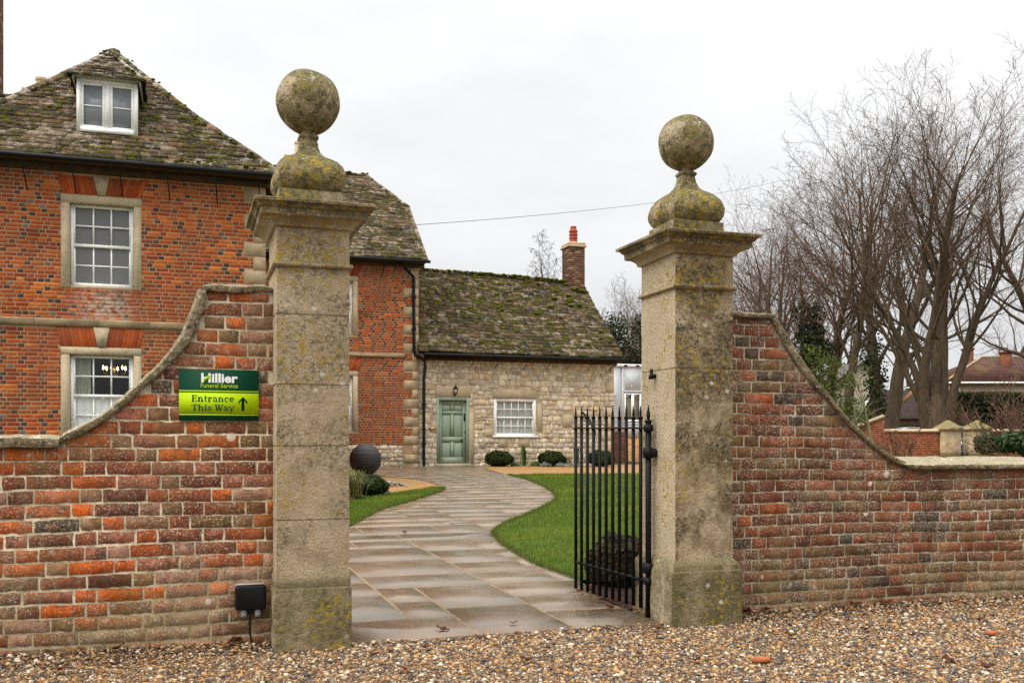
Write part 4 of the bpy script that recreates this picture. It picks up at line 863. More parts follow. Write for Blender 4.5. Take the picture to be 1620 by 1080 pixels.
# ---- stone slates
SL = [(18, (.135, .096, .060)), (18, (.095, .068, .044)), (14, (.18, .132, .082)), (7, (.26, .20, .135)), (14, (.055, .042, .030)), (9, (.18, .108, .056))]
def lerp(a, b, t): return a+(b-a)*t
def poly_at(P, t):
    ts = [p[0] for p in P]; return Vector([float(np.interp(t, ts, [p[1][k] for p in P])) for k in range(3)])
def slates(mb, Lf, Rf, e0=.20, e1=.12, bow=0.0, wmin=.18, wmax=.46, base=True, mossf=None, tk=.022):
    # Lf / Rf: lists of (t, (u,v,z)) eave to ridge
    L0, L1 = poly_at(Lf, 0), poly_at(Lf, 1); R0, R1 = poly_at(Rf, 0), poly_at(Rf, 1)
    mid0, mid1 = (L0+R0)/2, (L1+R1)/2; dn = (mid1-mid0); SLn = dn.length; dirn = dn.normalized()
    al = (R0-L0).normalized(); nrm = al.cross(dirn).normalized()
    if nrm.z < 0: nrm = -nrm
    def S(t): return Vector((0, 0, -bow*math.sin(math.pi*min(max(t, 0), 1))))
    t = -.03/SLn
    if base:
        n = 14
        vs = []
        for i in range(n+1):
            tt = i/n; a, b = poly_at(Lf, tt)+S(tt)-nrm*.03, poly_at(Rf, tt)+S(tt)-nrm*.03; vs += [tuple(a), tuple(b)]
        mb.add(vs, [(2*i, 2*i+1, 2*i+3, 2*i+2) for i in range(n)], (.06, .05, .04))
    while t < 1-.01:
        ex = lerp(e0, e1, max(t, 0))*rng.uniform(.92, 1.08)/SLn; tl_ = t+ex*1.9
        a, b = poly_at(Lf, max(t, 0)), poly_at(Rf, max(t, 0)); a2, b2 = poly_at(Lf, min(1, tl_)), poly_at(Rf, min(1, tl_)); wid = (b-a).length
        u = -rng.uniform(0, .2); sag_ = lambda q: .012*math.sin(q*3.1+t*40)+.008*math.sin(q*7.7+t*90)
        while u < wid:
            w_ = rng.uniform(wmin, wmax)*lerp(1.1, .75, max(t, 0)); s0, s1 = max(u, -.02)/max(wid, .01), min(u+w_-.012, wid+.02)/max(wid, .01); u += w_
            if (s1-s0)*wid < .05: continue
            jl = rng.uniform(-.02, .02)/SLn+sag_(s0*wid)/SLn; k = tk*rng.uniform(.75, 1.5); li = rng.uniform(.010, .030); rz = rng.uniform(-.008, .008)/SLn
            def pt(s_, tt, h):
                tc_ = min(max(tt, -.05), 1.0); A2, B2 = poly_at(Lf, tc_) if tc_ >= 0 else L0+dirn*tc_*SLn, poly_at(Rf, tc_) if tc_ >= 0 else R0+dirn*tc_*SLn
                return A2+(B2-A2)*s_+S(tc_)+nrm*h
            nd = lambda: rng.uniform(-.007, .007)
            lo = [pt(s0, t+jl+rz, li+k), pt((s0+s1)/2, t+jl+nd()*.8/SLn, li+k+.003), pt(s1, t+jl-rz, li+k)]; hi = [pt(s1, tl_, k*.5), pt(s0, tl_, k*.5)]
            lo2 = [p-nrm*k for p in lo]; vs = [tuple(p) for p in lo+hi+lo2]
            mb.add(vs, [(0, 1, 2, 3, 4), (5, 6, 1, 0), (6, 7, 2, 1), (5, 0, 4), (7, 3, 2)], pick(SL))
        t += ex
    return S
def mossy(mb, pts, n, r0, r1):   # clumps along a ridge polyline
    for _ in range(n):
        f = rng.random()*(len(pts)-1); i = min(int(f), len(pts)-2); p = Vector(pts[i]).lerp(Vector(pts[i+1]), f-i)+Vector((rng.uniform(-.12, .12), rng.uniform(-.14, .05), rng.uniform(-.03, .03)))
        r = rng.uniform(r0, r1); b = len(mb.v)
        mb.add([(p.x+q[0]*r*rng.uniform(.8, 1.3), p.y+q[1]*r, p.z+q[2]*r*.5) for q in ICO_V], [tuple(f_) for f_ in ICO_F])
def stones_along(mb, pts, ln=.4, w_=.14, h_=.07, tint=None):
    for a, b in zip(pts[:-1], pts[1:]):
        a, b = Vector(a), Vector(b); L = (b-a).length; n = max(1, round(L/ln)); d = (b-a)/n; dn_ = d.normalized(); sd_ = dn_.cross(Vector((0, 0, 1))).normalized(); up = sd_.cross(dn_)
        for k in range(n):
            p, q = a+d*k+dn_*.006, a+d*(k+1)-dn_*.006; o_ = up*rng.uniform(-.01, .015)
            mb.rings([[tuple(c+o_+sd_*x+up*y) for x, y in ((-w_, -.05), (w_, -.05), (w_*.8, h_*.5), (0, h_), (-w_*.8, h_*.5))] for c in (p, q)], tint or pick(SL))
ap = (-1.89, 17.14, 9.5); eR, eL = (1.30, 13.97, 6.36), (-5.12, 13.97, 6.36); bk = 24.9
rf = MB()
slates(rf, [(0, eL), (1, ap)], [(0, eR), (1, ap)], .19, .11, .10)
slates(rf, [(0, eR), (1, ap)], [(0, (1.30, bk, 6.36)), (1, (ap[0], bk, 9.5))], .21, .14, .10)
slates(rf, [(0, (-5.12, bk, 6.36)), (1, (ap[0], bk, 9.5))], [(0, eL), (1, ap)], .21, .14, .10)
stones_along(rf, [eR, (-.35, 15.57, 7.86), ap], .3, .10, .05); stones_along(rf, [eL, (-3.55, 15.53, 7.84), ap], .3, .10, .05); stones_along(rf, [ap, (ap[0], bk, 9.5)])
roof1 = rf.part('roof', M['slate'], hs)
mb = MB(); mossy(mb, [eR, (-.35, 15.57, 7.80), ap], 46, .02, .05); mossy(mb, [(.9, 13.95, 6.44), (-1.0, 14.0, 6.44)], 14, .03, .06)
for _ in range(60):
    uu = rng.uniform(-1.4, .9); vv = rng.uniform(14.1, 15.6)
    if uu > 1.3-(vv-13.97)*1.0-.1: continue
    p = Vector((uu, vv, 6.36+(vv-13.97)*.99-.06)); r = rng.uniform(.03, .07); mb.add([(p.x+q[0]*r*1.6, p.y+q[1]*r, p.z+q[2]*r*.8) for q in ICO_V], [tuple(f_) for f_ in ICO_F])
tag(mb.part('roof_moss', M['moss'], roof1, True), kind='stuff')
# wing roof, jerkinhead at the right end
wE = (6.62, 24.28, 6.84); wM = (6.62, 24.28+4.32*.62, 6.84+3.61*.62); wRg = (5.50, 28.6, 10.45)
rf = MB(); slates(rf, [(0, (-9, 24.28, 6.84)), (1, (-9, 28.6, 10.45))], [(0, wE), (.62, wM), (1, wRg)], .22, .13, .05)
slates(rf, [(0, (6.62, 32.9, 6.84)), (.62, (6.62, 32.9-4.32*.62, 9.078)), (1, wRg)], [(0, (-9, 32.9, 6.84)), (1, (-9, 28.6, 10.45))], .3, .2, .05)
slates(rf, [(0, wM), (1, wRg)], [(0, (6.62, 32.9-4.32*.62, 9.078)), (1, wRg)], .2, .14, 0)
stones_along(rf, [(-9, 28.6, 10.42), (5.5, 28.6, 10.42)], .45); stones_along(rf, [wRg, wM], .35, .1, .05); stones_along(rf, [wE, wM], .4, .06, .03)
roof2 = rf.part('roof', M['slate'], hs)
mb = MB(); mossy(mb, [(-1, 28.6, 10.5), (5.5, 28.6, 10.47)], 190, .04, .08); tag(mb.part('roof_moss', M['moss'], roof2, True), kind='stuff')
wallg = MB(); wallg.add([(UE-.004, V2+.37, 6.5), (UE-.004, 32.6, 6.5), (UE-.004, 32.6-2.6, 9.1), (UE-.004, 27.2, 9.1)], [(0, 1, 2, 3)]); wallg.part('gable_infill', M['hmortar'], hs)
# cross roof and chimneys behind
rf = MB(); slates(rf, [(0, (-13, 18.5, 6.4)), (1, (-13, 22, 9.87))], [(0, (-4.2, 18.5, 6.4)), (1, (-4.2, 22, 9.87))], .22, .14); slates(rf, [(0, (-4.2, 25.5, 6.4)), (1, (-4.2, 22, 9.87))], [(0, (-13, 25.5, 6.4)), (1, (-13, 22, 9.87))], .3, .2)
stones_along(rf, [(-13, 22, 9.86), (-4.2, 22, 9.86)]); rf.part('roof', M['slate'], hs)
mb = MB(); holed(mb, -13, -4.86, 0, 6.6, 18.8, .3, [], 1); courses(mb, -7.5, -4.86, .3, 6.5, 18.8, hpal(.6), None, depth=.02); mb.part('brick_wall', [M['hbrick'], M['hmortar']], hs)
def stack(cu, cv_, hu, hv_, z0, z1, pots, pal, name_mat, pot_mat, pot=(.11, .09, .45), parent=hs):
    mb = MB(); mb.box(cu-hu+.01, cu+hu-.01, cv_-hv_+.01, cv_+hv_-.01, z0, z1, (1, 1, 1), 1)
    z = z0; k = 0
    while z < z1-.09:
        u = cu-hu-(.11 if k % 2 else 0)
        while u < cu+hu:
            a, b = max(u, cu-hu), min(u+.214, cu+hu); u += .225
            if b-a > .03: mb.bbox(a, b, cv_-hv_, cv_-hv_+.05, z, z+.064, .004, pick(pal))
        v = cv_-hv_+.052-(.11 if k % 2 else 0)
        while v < cv_+hv_:
            a, b = max(v, cv_-hv_+.052), min(v+.214, cv_+hv_); v += .225
            if b-a > .03: mb.bbox(cu-hu, cu-hu+.05, a, b, z, z+.064, .004, pick(pal)); mb.bbox(cu+hu-.05, cu+hu, a, b, z, z+.064, .004, pick(pal))
        z += .075; k += 1
    c_ = mb.part('chimney', [name_mat, M['hmortar']], parent)
    mb = MB(); mb.bbox(cu-hu-.05, cu+hu+.05, cv_-hv_-.05, cv_+hv_+.05, z1-.16, z1-.08, .01); mb.bbox(cu-hu-.02, cu+hu+.02, cv_-hv_-.02, cv_+hv_+.02, z1-.08, z1+.02, .02); mb.part('cap', M['dress'], c_)
    for pu, pv in pots: mb = MB(); r0, r1, h_ = pot; mb.lathe((pu, pv), [(r0*1.15, z1+.0), (r0*1.15, z1+.06), (r0, z1+.08), (r1, z1+h_*.82), (r1*1.25, z1+h_*.86), (r1*1.25, z1+h_), (r1*.8, z1+h_), (r1*.8, z1+h_*.6)], 14); smooth_angle(mb.part('chimney_pot', pot_mat, c_), 35)
    return c_
CHP = [(10, (.135, .068, .045)), (8, (.17, .085, .055)), (6, (.095, .06, .045)), (3, (.26, .18, .12))]
stack(-5.37, 22, .56, .35, 8, 13.6, [], CHP, M['stackbrick'], M['buff'])
stack(-4.2, 25, .5, .3, 7, 11.0, [(-4.25, 25)], CHP, M['hbrick'], M['buff'], (.15, .14, .40))
stack(3.35, 28.6, .62, .32, 9.5, 10.83, [(3.19, 28.6), (3.75, 28.6)], CHP, M['dress'], M['buff'], (.12, .10, .56))
# gutters, eave boards, brackets, downpipe
def eave(parent, u0, u1, v, z, soff):
    mb = MB(); mb.tube([(u0, v, z), (u1, v, z)], .047, 10); mb.part('gutter', M['black'], parent, True)
    mb = MB(); mb.box(u0+.1, u1-.1, v+.08, soff, z-.02, z+.02); mb.box(u0+.1, u1-.1, soff-.04, soff, z-.15, z-.02); mb.part('eave_board', M['timber'], parent)
def brackets(parent, L, vg, zg, vw, mat):
    for x, ln, sl in L: mb = MB(); mb.tube([(x, vg, zg-.03), (x+sl*.5, (vg+vw)/2, zg-.03-ln*.5), (x+sl, vw-.012, zg-ln)], .011, 6); mb.part('gutter_bracket', mat, parent)
eave(hs, -5.2, 1.36, 13.93, 6.31, V1); eave(hs, 1.0, 6.72, 24.23, 6.78, V2)
brackets(hs, [(onv(x, 260, V1-.2)[0], .52, .05) for x in (-30, 36, 114, 189, 264, 340, 408)], 13.93, 6.30, V1, M['black'])
brackets(hs, [(onv(x, 420, V2-.2)[0], .45, -.06) for x in (562, 608, 650)], 24.23, 6.76, V2, M['black'])
mb = MB(); d0 = [onv(640, 414, V2-.38), onv(641, 424, V2-.3), onv(654.5, 438, V2-.08), onv(655, 552, V2-.08), onv(656.5, 561, V2-.08), onv(672, 570, V2-.08), onv(672.5, 580, V2-.08), onv(670.5, 600, V2-.08), onv(670.5, 737, V2-.08)]
mb.tube([(d0[0][0], V2-.38, d0[0][1]), (d0[1][0], V2-.3, d0[1][1])]+[(p[0], V2-.08, p[1]) for p in d0[2:]], .05, 10)
for k in (470, 520, 640, 702): p = onv(655 if k < 560 else 670.5, k, V2-.08); mb.lathe((p[0], V2-.08), [(.05, p[1]-.05), (.072, p[1]-.04), (.072, p[1]+.04), (.05, p[1]+.05)], 10)
smooth_angle(mb.part('downpipe', M['black'], hs), 40)
# dormer
vd = 14.62; D_ = lambda x, y: onv(x, y, vd)
du0, du1 = D_(121, 170)[0], D_(218, 170)[0]; dz0 = (D_(121, 206)[1]+D_(218, 213)[1])/2-.02; dz1 = (D_(121, 124)[1]+D_(218, 131)[1])/2
dm = MB(); bx = .075; dm.box(du0, du0+bx, vd, vd+.1, dz0, dz1); dm.box(du1-bx, du1, vd, vd+.1, dz0, dz1); dm.box(du0+bx, du1-bx, vd+.002, vd+.1, dz1-.07, dz1); dm.box(du0+bx, du1-bx, vd-.02, vd+.1, dz0, dz0+.09)
mm = (du0+du1)/2; dm.box(mm-.045, mm+.045, vd+.004, vd+.09, dz0+.09, dz1-.07)
for a, b in ((du0+bx, mm-.045), (mm+.045, du1-bx)): dm.box(a, a+.045, vd+.02, vd+.07, dz0+.09, dz1-.07); dm.box(b-.045, b, vd+.02, vd+.07, dz0+.09, dz1-.07); dm.box(a+.045, b-.045, vd+.02, vd+.07, dz0+.09, dz0+.13); dm.box(a+.045, b-.045, vd+.02, vd+.07, dz1-.115, dz1-.07); dm.box(a+.045, b-.045, vd+.03, vd+.06, (dz0+dz1)/2-.005, (dz0+dz1)/2+.015)
dor = dm.part('dormer', M['white'], hs)
mb = MB(); mb.box(du0+bx, du1-bx, vd+.045, vd+.048, dz0+.09, dz1-.07); mb.part('pane', M['pale_reflection'], dor)  # opaque pale pane, sky reflection painted into it
mb = MB(); mb.box(du0+.01, du0+.05, vd+.1, vd+1.6, dz0, dz1); mb.box(du1-.05, du1-.01, vd+.1, vd+1.6, dz0, dz1); mb.part('cheek', M['timber'], dor)
ev = vd-.14; ea, eb = du0-.11, du1+.10; ez = dz1+.03; dap = ((ea+eb)/2, vd+.62, dz1+.74)
mb = MB(); mb.box(ea+.05, eb-.05, ev+.03, vd+.12, dz1+.001, dz1+.055); mb.box(ea+.04, ea+.07, ev+.06, vd+1.4, dz1-.06, dz1+.05); mb.box(eb-.07, eb-.04, ev+.06, vd+1.4, dz1-.06, dz1+.05); mb.part('fascia', plain('weathered_fascia', (.45, .42, .37), .7), dor)
mb = MB(); slates(mb, [(0, (ea, ev, ez)), (1, dap)], [(0, (eb, ev, ez)), (1, dap)], .12, .09, 0, .12, .3, tk=.016)
slates(mb, [(0, (eb, ev, ez)), (1, dap)], [(0, (eb, vd+1.9, ez)), (1, (dap[0], vd+1.9, dap[2]))], .12, .09, 0, .12, .3, tk=.016); slates(mb, [(0, (ea, vd+1.9, ez)), (1, (dap[0], vd+1.9, dap[2]))], [(0, (ea, ev, ez)), (1, dap)], .12, .09, 0, .12, .3, tk=.016)
stones_along(mb, [(ea, ev, ez+.02), dap], .22, .05, .035, (.30, .27, .22)); stones_along(mb, [(eb, ev, ez+.02), dap], .22, .05, .035, (.42, .39, .33)); stones_along(mb, [dap, (dap[0], vd+1.9, dap[2])], .3, .08, .04)
mb.part('dormer_roof', M['slate'], dor)
mb = MB(); mossy(mb, [(eb-.1, ev+.1, ez+.1), dap], 22, .02, .06); mossy(mb, [dap, (dap[0]-.1, dap[1]+.4, dap[2])], 14, .03, .08); tag(mb.part('roof_moss', M['moss'], dor, True), kind='stuff')
# wing plinth of rubble
RB = [(20, (.60, .50, .355)), (18, (.52, .435, .31)), (13, (.67, .58, .44)), (7, (.42, .35, .255)), (6, (.59, .45, .27)), (10, (.56, .49, .385))]
def rubble(mb, u0, u1, z0, z1, vf, holes=(), hmin=.075, hmax=.19, wmin=.10, wmax=.34, pal=RB, dep=.045):
    z = z0
    while z < z1-.03:
        h_ = min(rng.uniform(hmin, hmax), z1-z); h_ = h_ if z1-z-h_ > .06 else z1-z; u = u0
        while u < u1-.02:
            w_ = rng.uniform(wmin, wmax)*(1 if h_ > .15 else .85); w_ = w_ if u1-u-w_ > .1 else u1-u
            a, b = u+.006, u+w_-.006; u += w_
            rows = [(z, z+h_)] if rng.random() > .2 or h_ < .17 else [(z, z+h_*.48), (z+h_*.5, z+h_)]
            for c, d in rows:
                c2, d2 = c+.006+rng.uniform(-.022, .008), d-.006+rng.uniform(-.008, .024)
                iv = [(a, b)]
                for h in holes:
                    if c2 < h[3] and d2 > h[2]: iv = [q for p in iv for q in ((p[0], min(p[1], h[0]-.004)), (max(p[0], h[1]+.004), p[1])) if q[1]-q[0] > .05]
                for p, q in iv:
                    rr_ = min(.035, (q-p)*.22, (d2-c2)*.3); J = lambda: rng.uniform(-.016, .016)
                    poly = [(p+rr_+J(), c2+J()*.6), ((p+q)/2, c2+J()), (q-rr_+J(), c2+J()*.6), (q+J()*.4, c2+rr_), (q+J()*.4, d2-rr_), (q-rr_+J(), d2+J()*.6), ((p+q)/2, d2+J()), (p+rr_+J(), d2+J()*.6), (p+J()*.4, d2-rr_), (p+J()*.4, c2+rr_)]
                    brick(mb, poly, vf+rng.uniform(-.018, .012), dep, pick(pal), 0, .014, .003)
        z += h_
mb = MB(); mb.box(1.0, UE-.02, V2+.012, V2+.3, .2, zbrk-.004, (1, 1, 1), 1); rubble(mb, 1.04, UE-.5, .36, zbrk-.006, V2-.01); mb.part('stone_plinth', [M['rubble'], M['rmortar']], hs)

# ================================================================ stone cottage
VC = V2+.10
ct = thing('stone_cottage', 'low rubble stone cottage with mossy stone slate roof, sage green door and white window', 'cottage', (9.8, VC, .5))
C_ = lambda x, y: onv(x, y, VC); UR = C_(971.5, 650)[0]
dU0, dU1 = C_(691, 680)[0], C_(741.7, 680)[0]; dZ1 = C_(716, 628)[1]; dZ0 = C_(716, 733)[1]; wU0, wU1 = C_(781, 660)[0], C_(849, 660)[0]; wZ1, wZ0 = C_(815, 630)[1], C_(815, 691.5)[1]
lD = (C_(688.5, 620)[0], C_(744.5, 620)[0], dZ1, C_(716, 611)[1]); lW = (C_(780, 620)[0], C_(850.5, 620)[0], wZ1, C_(815, 615.5)[1])
holesC = [(dU0, dU1, dZ0-.2, dZ1), (wU0, wU1, wZ0, wZ1)]
jam = [(dU1, dU1+.17, dZ0, dZ1-.35), (dU0-.2, dU0, dZ1-1.1, dZ1-.75), (wU1, wU1+.2, wZ0+.2, wZ1-.15), (wU1+.9, wU1+1.25, wZ0+.35, wZ0+.75), (wU0-.3, wU0, wZ0+.02, wZ0+.25), (wU0+.15, wU0+.45, wZ0-.32, wZ0), (wU1-.6, wU1-.25, wZ0-.3, wZ0), (UR-.42, UR, .5, .85), (UR-.25, UR, .85, 1.3), (UR-.45, UR, 1.3, 1.62), (UR-.28, UR, 1.62, 2.1), (UR-.42, UR, 2.1, 2.4), (UR-.3, UR, 2.9, 3.25)]
mb = MB(); holed(mb, UE+.01, UR, .2, 4.02, VC+.012, .4, holesC, 1); rubble(mb, UE+.02, UR, .42, 4.02, VC, holesC+jam+[lD, lW])
mb.box(UR-.4, UR-.002, VC+.42, 31.3, .2, 4.0, (.42, .33, .2), 0); mb.box(UE+.05, UR-.4, 31.0, 31.3, .2, 4.0, (.42, .33, .2), 0)
mb.add([(UR-.004, VC, 4.0), (UR-.004, 31.3, 4.0), (UR-.004, 27.9, 6.85)], [(0, 1, 2)], (.42, .33, .2), 0)
mb.part('rubble_wall', [M['rubble'], M['rmortar']], ct)
for h in jam+[lD, lW]: mb = MB(); mb.bbox(h[0]+.005, h[1]-.005, VC-.012, VC+.2, h[2]+.005, h[3]-.005, .012); mb.part('lintel' if h in (lD, lW) else 'dressed_stone', M['dress'], ct)
mb = MB(); mb.bbox(dU0-.06, dU1+.06, VC-.06, VC+.3, dZ0-.12, dZ0-.0, .01); mb.part('doorstep', M['dress'], ct)
sash(ct, wU0+.002, wU1-.002, wZ0+.012, wZ1-.004, VC+.03, 5, 4, None, 'net', box=.10, bw=.024)
mb = MB(); mb.box(wU0-.03, wU1+.03, VC-.05, VC+.1, wZ0-.005, wZ0+.05); mb.part('window_sill', M['white'], ct)
# door
fz = .075; mb = MB(); gp_ = M['green_paint']; mb.box(dU0, dU0+fz, VC+.0, VC+.16, dZ0, dZ1); mb.box(dU1-fz, dU1, VC+.0, VC+.16, dZ0, dZ1); mb.box(dU0+fz, dU1-fz, VC+.002, VC+.16, dZ1-.11, dZ1)
dr = mb.part('door', gp_, ct)
a, b, c, d = dU0+fz, dU1-fz, dZ0+.012, dZ1-.115; mb = MB(); v0 = VC+.085; rl = [(c, c+.19), (c+.19+.48, c+.19+.48+.16), (d-.12-.20-.10, d-.12-.20), (d-.11, d)]; sw_ = .105; mdw = .09; mu = (a+b)/2
mb.box(a, a+sw_, v0, v0+.05, c, d); mb.box(b-sw_, b, v0, v0+.05, c, d)
for z0_, z1_ in rl: mb.box(a+sw_, b-sw_, v0+.001, v0+.05, z0_, z1_)
for (z0_, z1_) in zip([r[1] for r in rl[:-1]], [r[0] for r in rl[1:]]):
    mb.box(mu-mdw/2, mu+mdw/2, v0+.001, v0+.05, z0_, z1_)
    for p, q in ((a+sw_, mu-mdw/2), (mu+mdw/2, b-sw_)):
        mb.box(p, q, v0+.028, v0+.05, z0_, z1_); rr_ = lambda i, vv: [(p+i, vv, z0_+i), (q-i, vv, z0_+i), (q-i, vv, z1_-i), (p+i, vv, z1_-i)]
        mb.rings([rr_(.02, v0+.03), rr_(.028, v0+.018), rr_(.06, v0+.008), rr_(.062, v0+.006)])
mb.part('door_leaf', gp_, dr)
mb = MB(); mb.bbox(b-.075, b-.035, v0-.03, v0, c+1.33, c+1.58, .008); mb.part('letter_slot', M['iron'], dr)
mb = MB(); mb.lathe((0, 0), [(.02, 0), (.03, .012), (.035, .03), (.02, .045), (.005, .05)], 12); mb.v = [(b-.06-.075+p[0], v0-p[2], c+.72+p[1]) for p in mb.v]; mb.part('door_knob', M['iron'], dr, True)
mb = MB(); mb.lathe((0, 0), [(.02, 0), (.022, .012), (.005, .016)], 12); mb.v = [(b-.045+p[0], v0-p[2], c+.97+p[1]) for p in mb.v]; mb.part('keyhole_plate', M['iron'], dr, True)
mb = MB(); p, q = C_(679, 679.5), C_(688.5, 676); mb.bbox(p[0], q[0], VC-.03, VC+.02, p[1], q[1], .004); mb.part('name_plate', M['gold'], ct)
# roof
cE0, cR0 = (UE-.02, 24.36, 4.06), (UE+.0, 27.87, 7.20); uRr = C_(978.5, 567)[0]+.02; cE1, cR1 = (uRr, 24.36, 4.02), (uRr-.02, 27.87, 6.98)
rf = MB(); Sg = slates(rf, [(0, cE0), (1, cR0)], [(0, cE1), (1, cR1)], .21, .11, .02, .16, .42)
slates(rf, [(0, (uRr, 31.4, 4.0)), (1, cR1)], [(0, (UE, 31.4, 4.0)), (1, cR0)], .3, .2)
stones_along(rf, [cR0, (9, 27.87, 7.12), (11, 27.87, 7.07), cR1], .4)
roofc = rf.part('roof', M['slate_mossy'], ct)
mb = MB(); mossy(mb, [cR0, (9, 27.87, 7.17), (11, 27.87, 7.12), (12.4, 27.85, 7.05)], 330, .035, .08); mossy(mb, [(12.7, 27.4, 6.72), (13.2, 27.4, 6.6)], 22, .06, .11)
for _ in range(170):
    uu = UE+(uRr-UE)*rng.random()**1.1; tt = rng.random()**.7
    if noise.noise(Vector((uu*.8, tt*3, 5)))+(.35*tt) < .12: continue
    p = Vector((uu, lerp(24.36, 27.87, tt), lerp(4.06, 7.1, tt)+.045)); r = rng.uniform(.03, .075); mb.add([(p.x+q[0]*r*1.7, p.y+q[1]*r, p.z+q[2]*r*.8) for q in ICO_V], [tuple(f_) for f_ in ICO_F])
tag(mb.part('roof_moss', M['moss'], roofc, True), kind='stuff')
cz1 = C_(900, 388)[1]; stc = stack(12.93, 27.95, .30, .36, 6.4, 8.42, [], CHP, M['stackbrick'], M['terracotta'], parent=ct)
mb = MB(); pc = (12.93, 27.95); pf = [(.15, 8.42), (.15, 8.55), (.135, 8.56)]
for k in range(3): z = 8.56+k*.12; pf += [(.135, z), (.135, z+.06), (.165, z+.07), (.165, z+.095), (.135, z+.105)]
pf += [(.13, 8.93), (.10, 9.02), (.115, 9.03), (.115, 9.06), (.07, 9.06)]
mb.lathe(pc, pf, 16); smooth_angle(mb.part('chimney_pot', M['terracotta'], stc), 35)
eave(ct, UE+.1, uRr+.02, 24.31, 3.955, VC)
brackets(ct, [(C_(x, 572)[0], .34, -.10) for x in (705, 748, 787, 832, 868, 900, 934, 968)], 24.31, 3.94, VC, M['black'])
# lantern over the door
lc = C_(719, 620); lu, lz = lc[0], lc[1]; lt_ = thing('wall_lantern', 'small black lantern with white glass above the green door', 'lantern', (lu, VC, lz-.17))
mb = MB(); mb.box(lu-.03, lu+.03, VC-.03, VC-.012, lz-.12, lz+.02); mb.tube([(lu, VC-.02, lz-.08), (lu, VC-.10, lz-.12), (lu, VC-.13, lz-.09), (lu, VC-.13, lz-.06)], .009, 6)
mb.lathe((lu, VC-.13), [(.02, lz-.07), (.05, lz-.06), (.05, lz-.05)], 8); mb.lathe((lu, VC-.13), [(.10, lz+.09), (.085, lz+.11), (.04, lz+.16), (.012, lz+.19), (.016, lz+.21), (.004, lz+.24)], 8)
for k in range(6): a_ = k*math.pi/3; mb.tube([(lu+.05*math.cos(a_), VC-.13+.05*math.sin(a_), lz-.05), (lu+.085*math.cos(a_), VC-.13+.085*math.sin(a_), lz+.09)], .006, 4)
mb.part('lantern_frame', M['iron'], lt_)
mb = MB(); mb.lathe((lu, VC-.13), [(.044, lz-.05), (.076, lz+.088)], 6); mb.part('lantern_glass', flat('opal_glass', (.6, .6, .58), .2), lt_)

# ================================================================ garden things (frame X: plain world axes, base on the ground)
def gw(u, v): p = W(u, v, g(v)); return p
def leafcloud(P, N, size, pal, wts, asp=.5, droop=.5):
    # P centre points (n,3), N outward hints (n,3)
    n = len(P); a = nr.normal(0, 1, (n, 3)); a = a/np.linalg.norm(a, axis=1, keepdims=True)
    nn = N+nr.normal(0, droop, (n, 3)); nn /= np.linalg.norm(nn, axis=1, keepdims=True)
    t = np.cross(nn, a); t /= np.linalg.norm(t, axis=1, keepdims=True)+1e-9; b = np.cross(nn, t)
    S = (size*nr.uniform(.6, 1.35, n))[:, None]
    V = np.stack([P-t*S, P-b*S*asp+nn*S*.15, P+t*S, P+b*S*asp+nn*S*.15], 1).reshape(-1, 3)
    F = np.arange(4*n).reshape(-1, 4); pal = np.array(pal); T = pal[nr.choice(len(pal), n, p=np.array(wts)/sum(wts))]*nr.uniform(.7, 1.3, (n, 1)); return V, F, T
def ellip(n, r, shell=.55, zlo=-1):
    d = nr.normal(0, 1, (n, 3)); d /= np.linalg.norm(d, axis=1, keepdims=True); d = d[d[:, 2] > zlo]; k = nr.uniform(shell, 1.0, len(d))[:, None]**.6
    return d*k*np.array(r), d/np.array(r)
BOX = [(.026, .045, .010), (.014, .026, .006), (.050, .072, .018), (.085, .105, .030)]
def ball_shrub(px, py, wpx, hpx, Y, label, pal=BOX, n=6500, ls=.034, group=None, loc=None):
    p = onY(px, py, Y); r = wpx/2*Y/FPX; h = hpx*Y/FPX; zg = p.z
    o = thing('clipped_shrub', label, 'shrub', (p.x, p.y, zg), 'V', group=group)
    P_, N_ = ellip(n, (r*1.04, r*1.04, h/2*1.06), .72); lump = np.array([noise.noise(Vector(q/r*2.2+3)) for q in P_])[:, None]*.22; P_ = P_*(1+lump); P_[:, 2] += h*.48
    P_[:, 2] = np.maximum(P_[:, 2], .01)
    V, F, T = leafcloud(P_, N_, ls, pal, [4, 4, 2, 1], .42, 1.4); link('foliage', npmesh(V, F, T, False, [M['leaf']]), o)
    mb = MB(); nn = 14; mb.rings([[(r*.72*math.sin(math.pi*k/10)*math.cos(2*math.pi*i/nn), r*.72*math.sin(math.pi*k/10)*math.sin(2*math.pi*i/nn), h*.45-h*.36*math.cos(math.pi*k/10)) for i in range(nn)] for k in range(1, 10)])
    link('shade_core', mb.mesh(M['core'], (0, 0, 0), True), o); return o  # solid dark core, coloured as the shade between the leaves
def Yat(px, py): u, v = ong(px, py); return W(u, v).y
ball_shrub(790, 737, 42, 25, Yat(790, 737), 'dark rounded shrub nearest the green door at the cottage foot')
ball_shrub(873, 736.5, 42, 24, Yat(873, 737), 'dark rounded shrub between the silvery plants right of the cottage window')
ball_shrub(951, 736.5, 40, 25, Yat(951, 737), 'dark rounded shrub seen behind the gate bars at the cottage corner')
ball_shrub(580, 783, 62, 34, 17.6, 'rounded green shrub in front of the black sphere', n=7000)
ball_shrub(985, 936, 112, 92, 7.95, 'dark purplish rounded shrub right behind the open gate', [(.035, .045, .018), (.05, .032, .022), (.07, .085, .030), (.14, .045, .03)], 9000, .02)
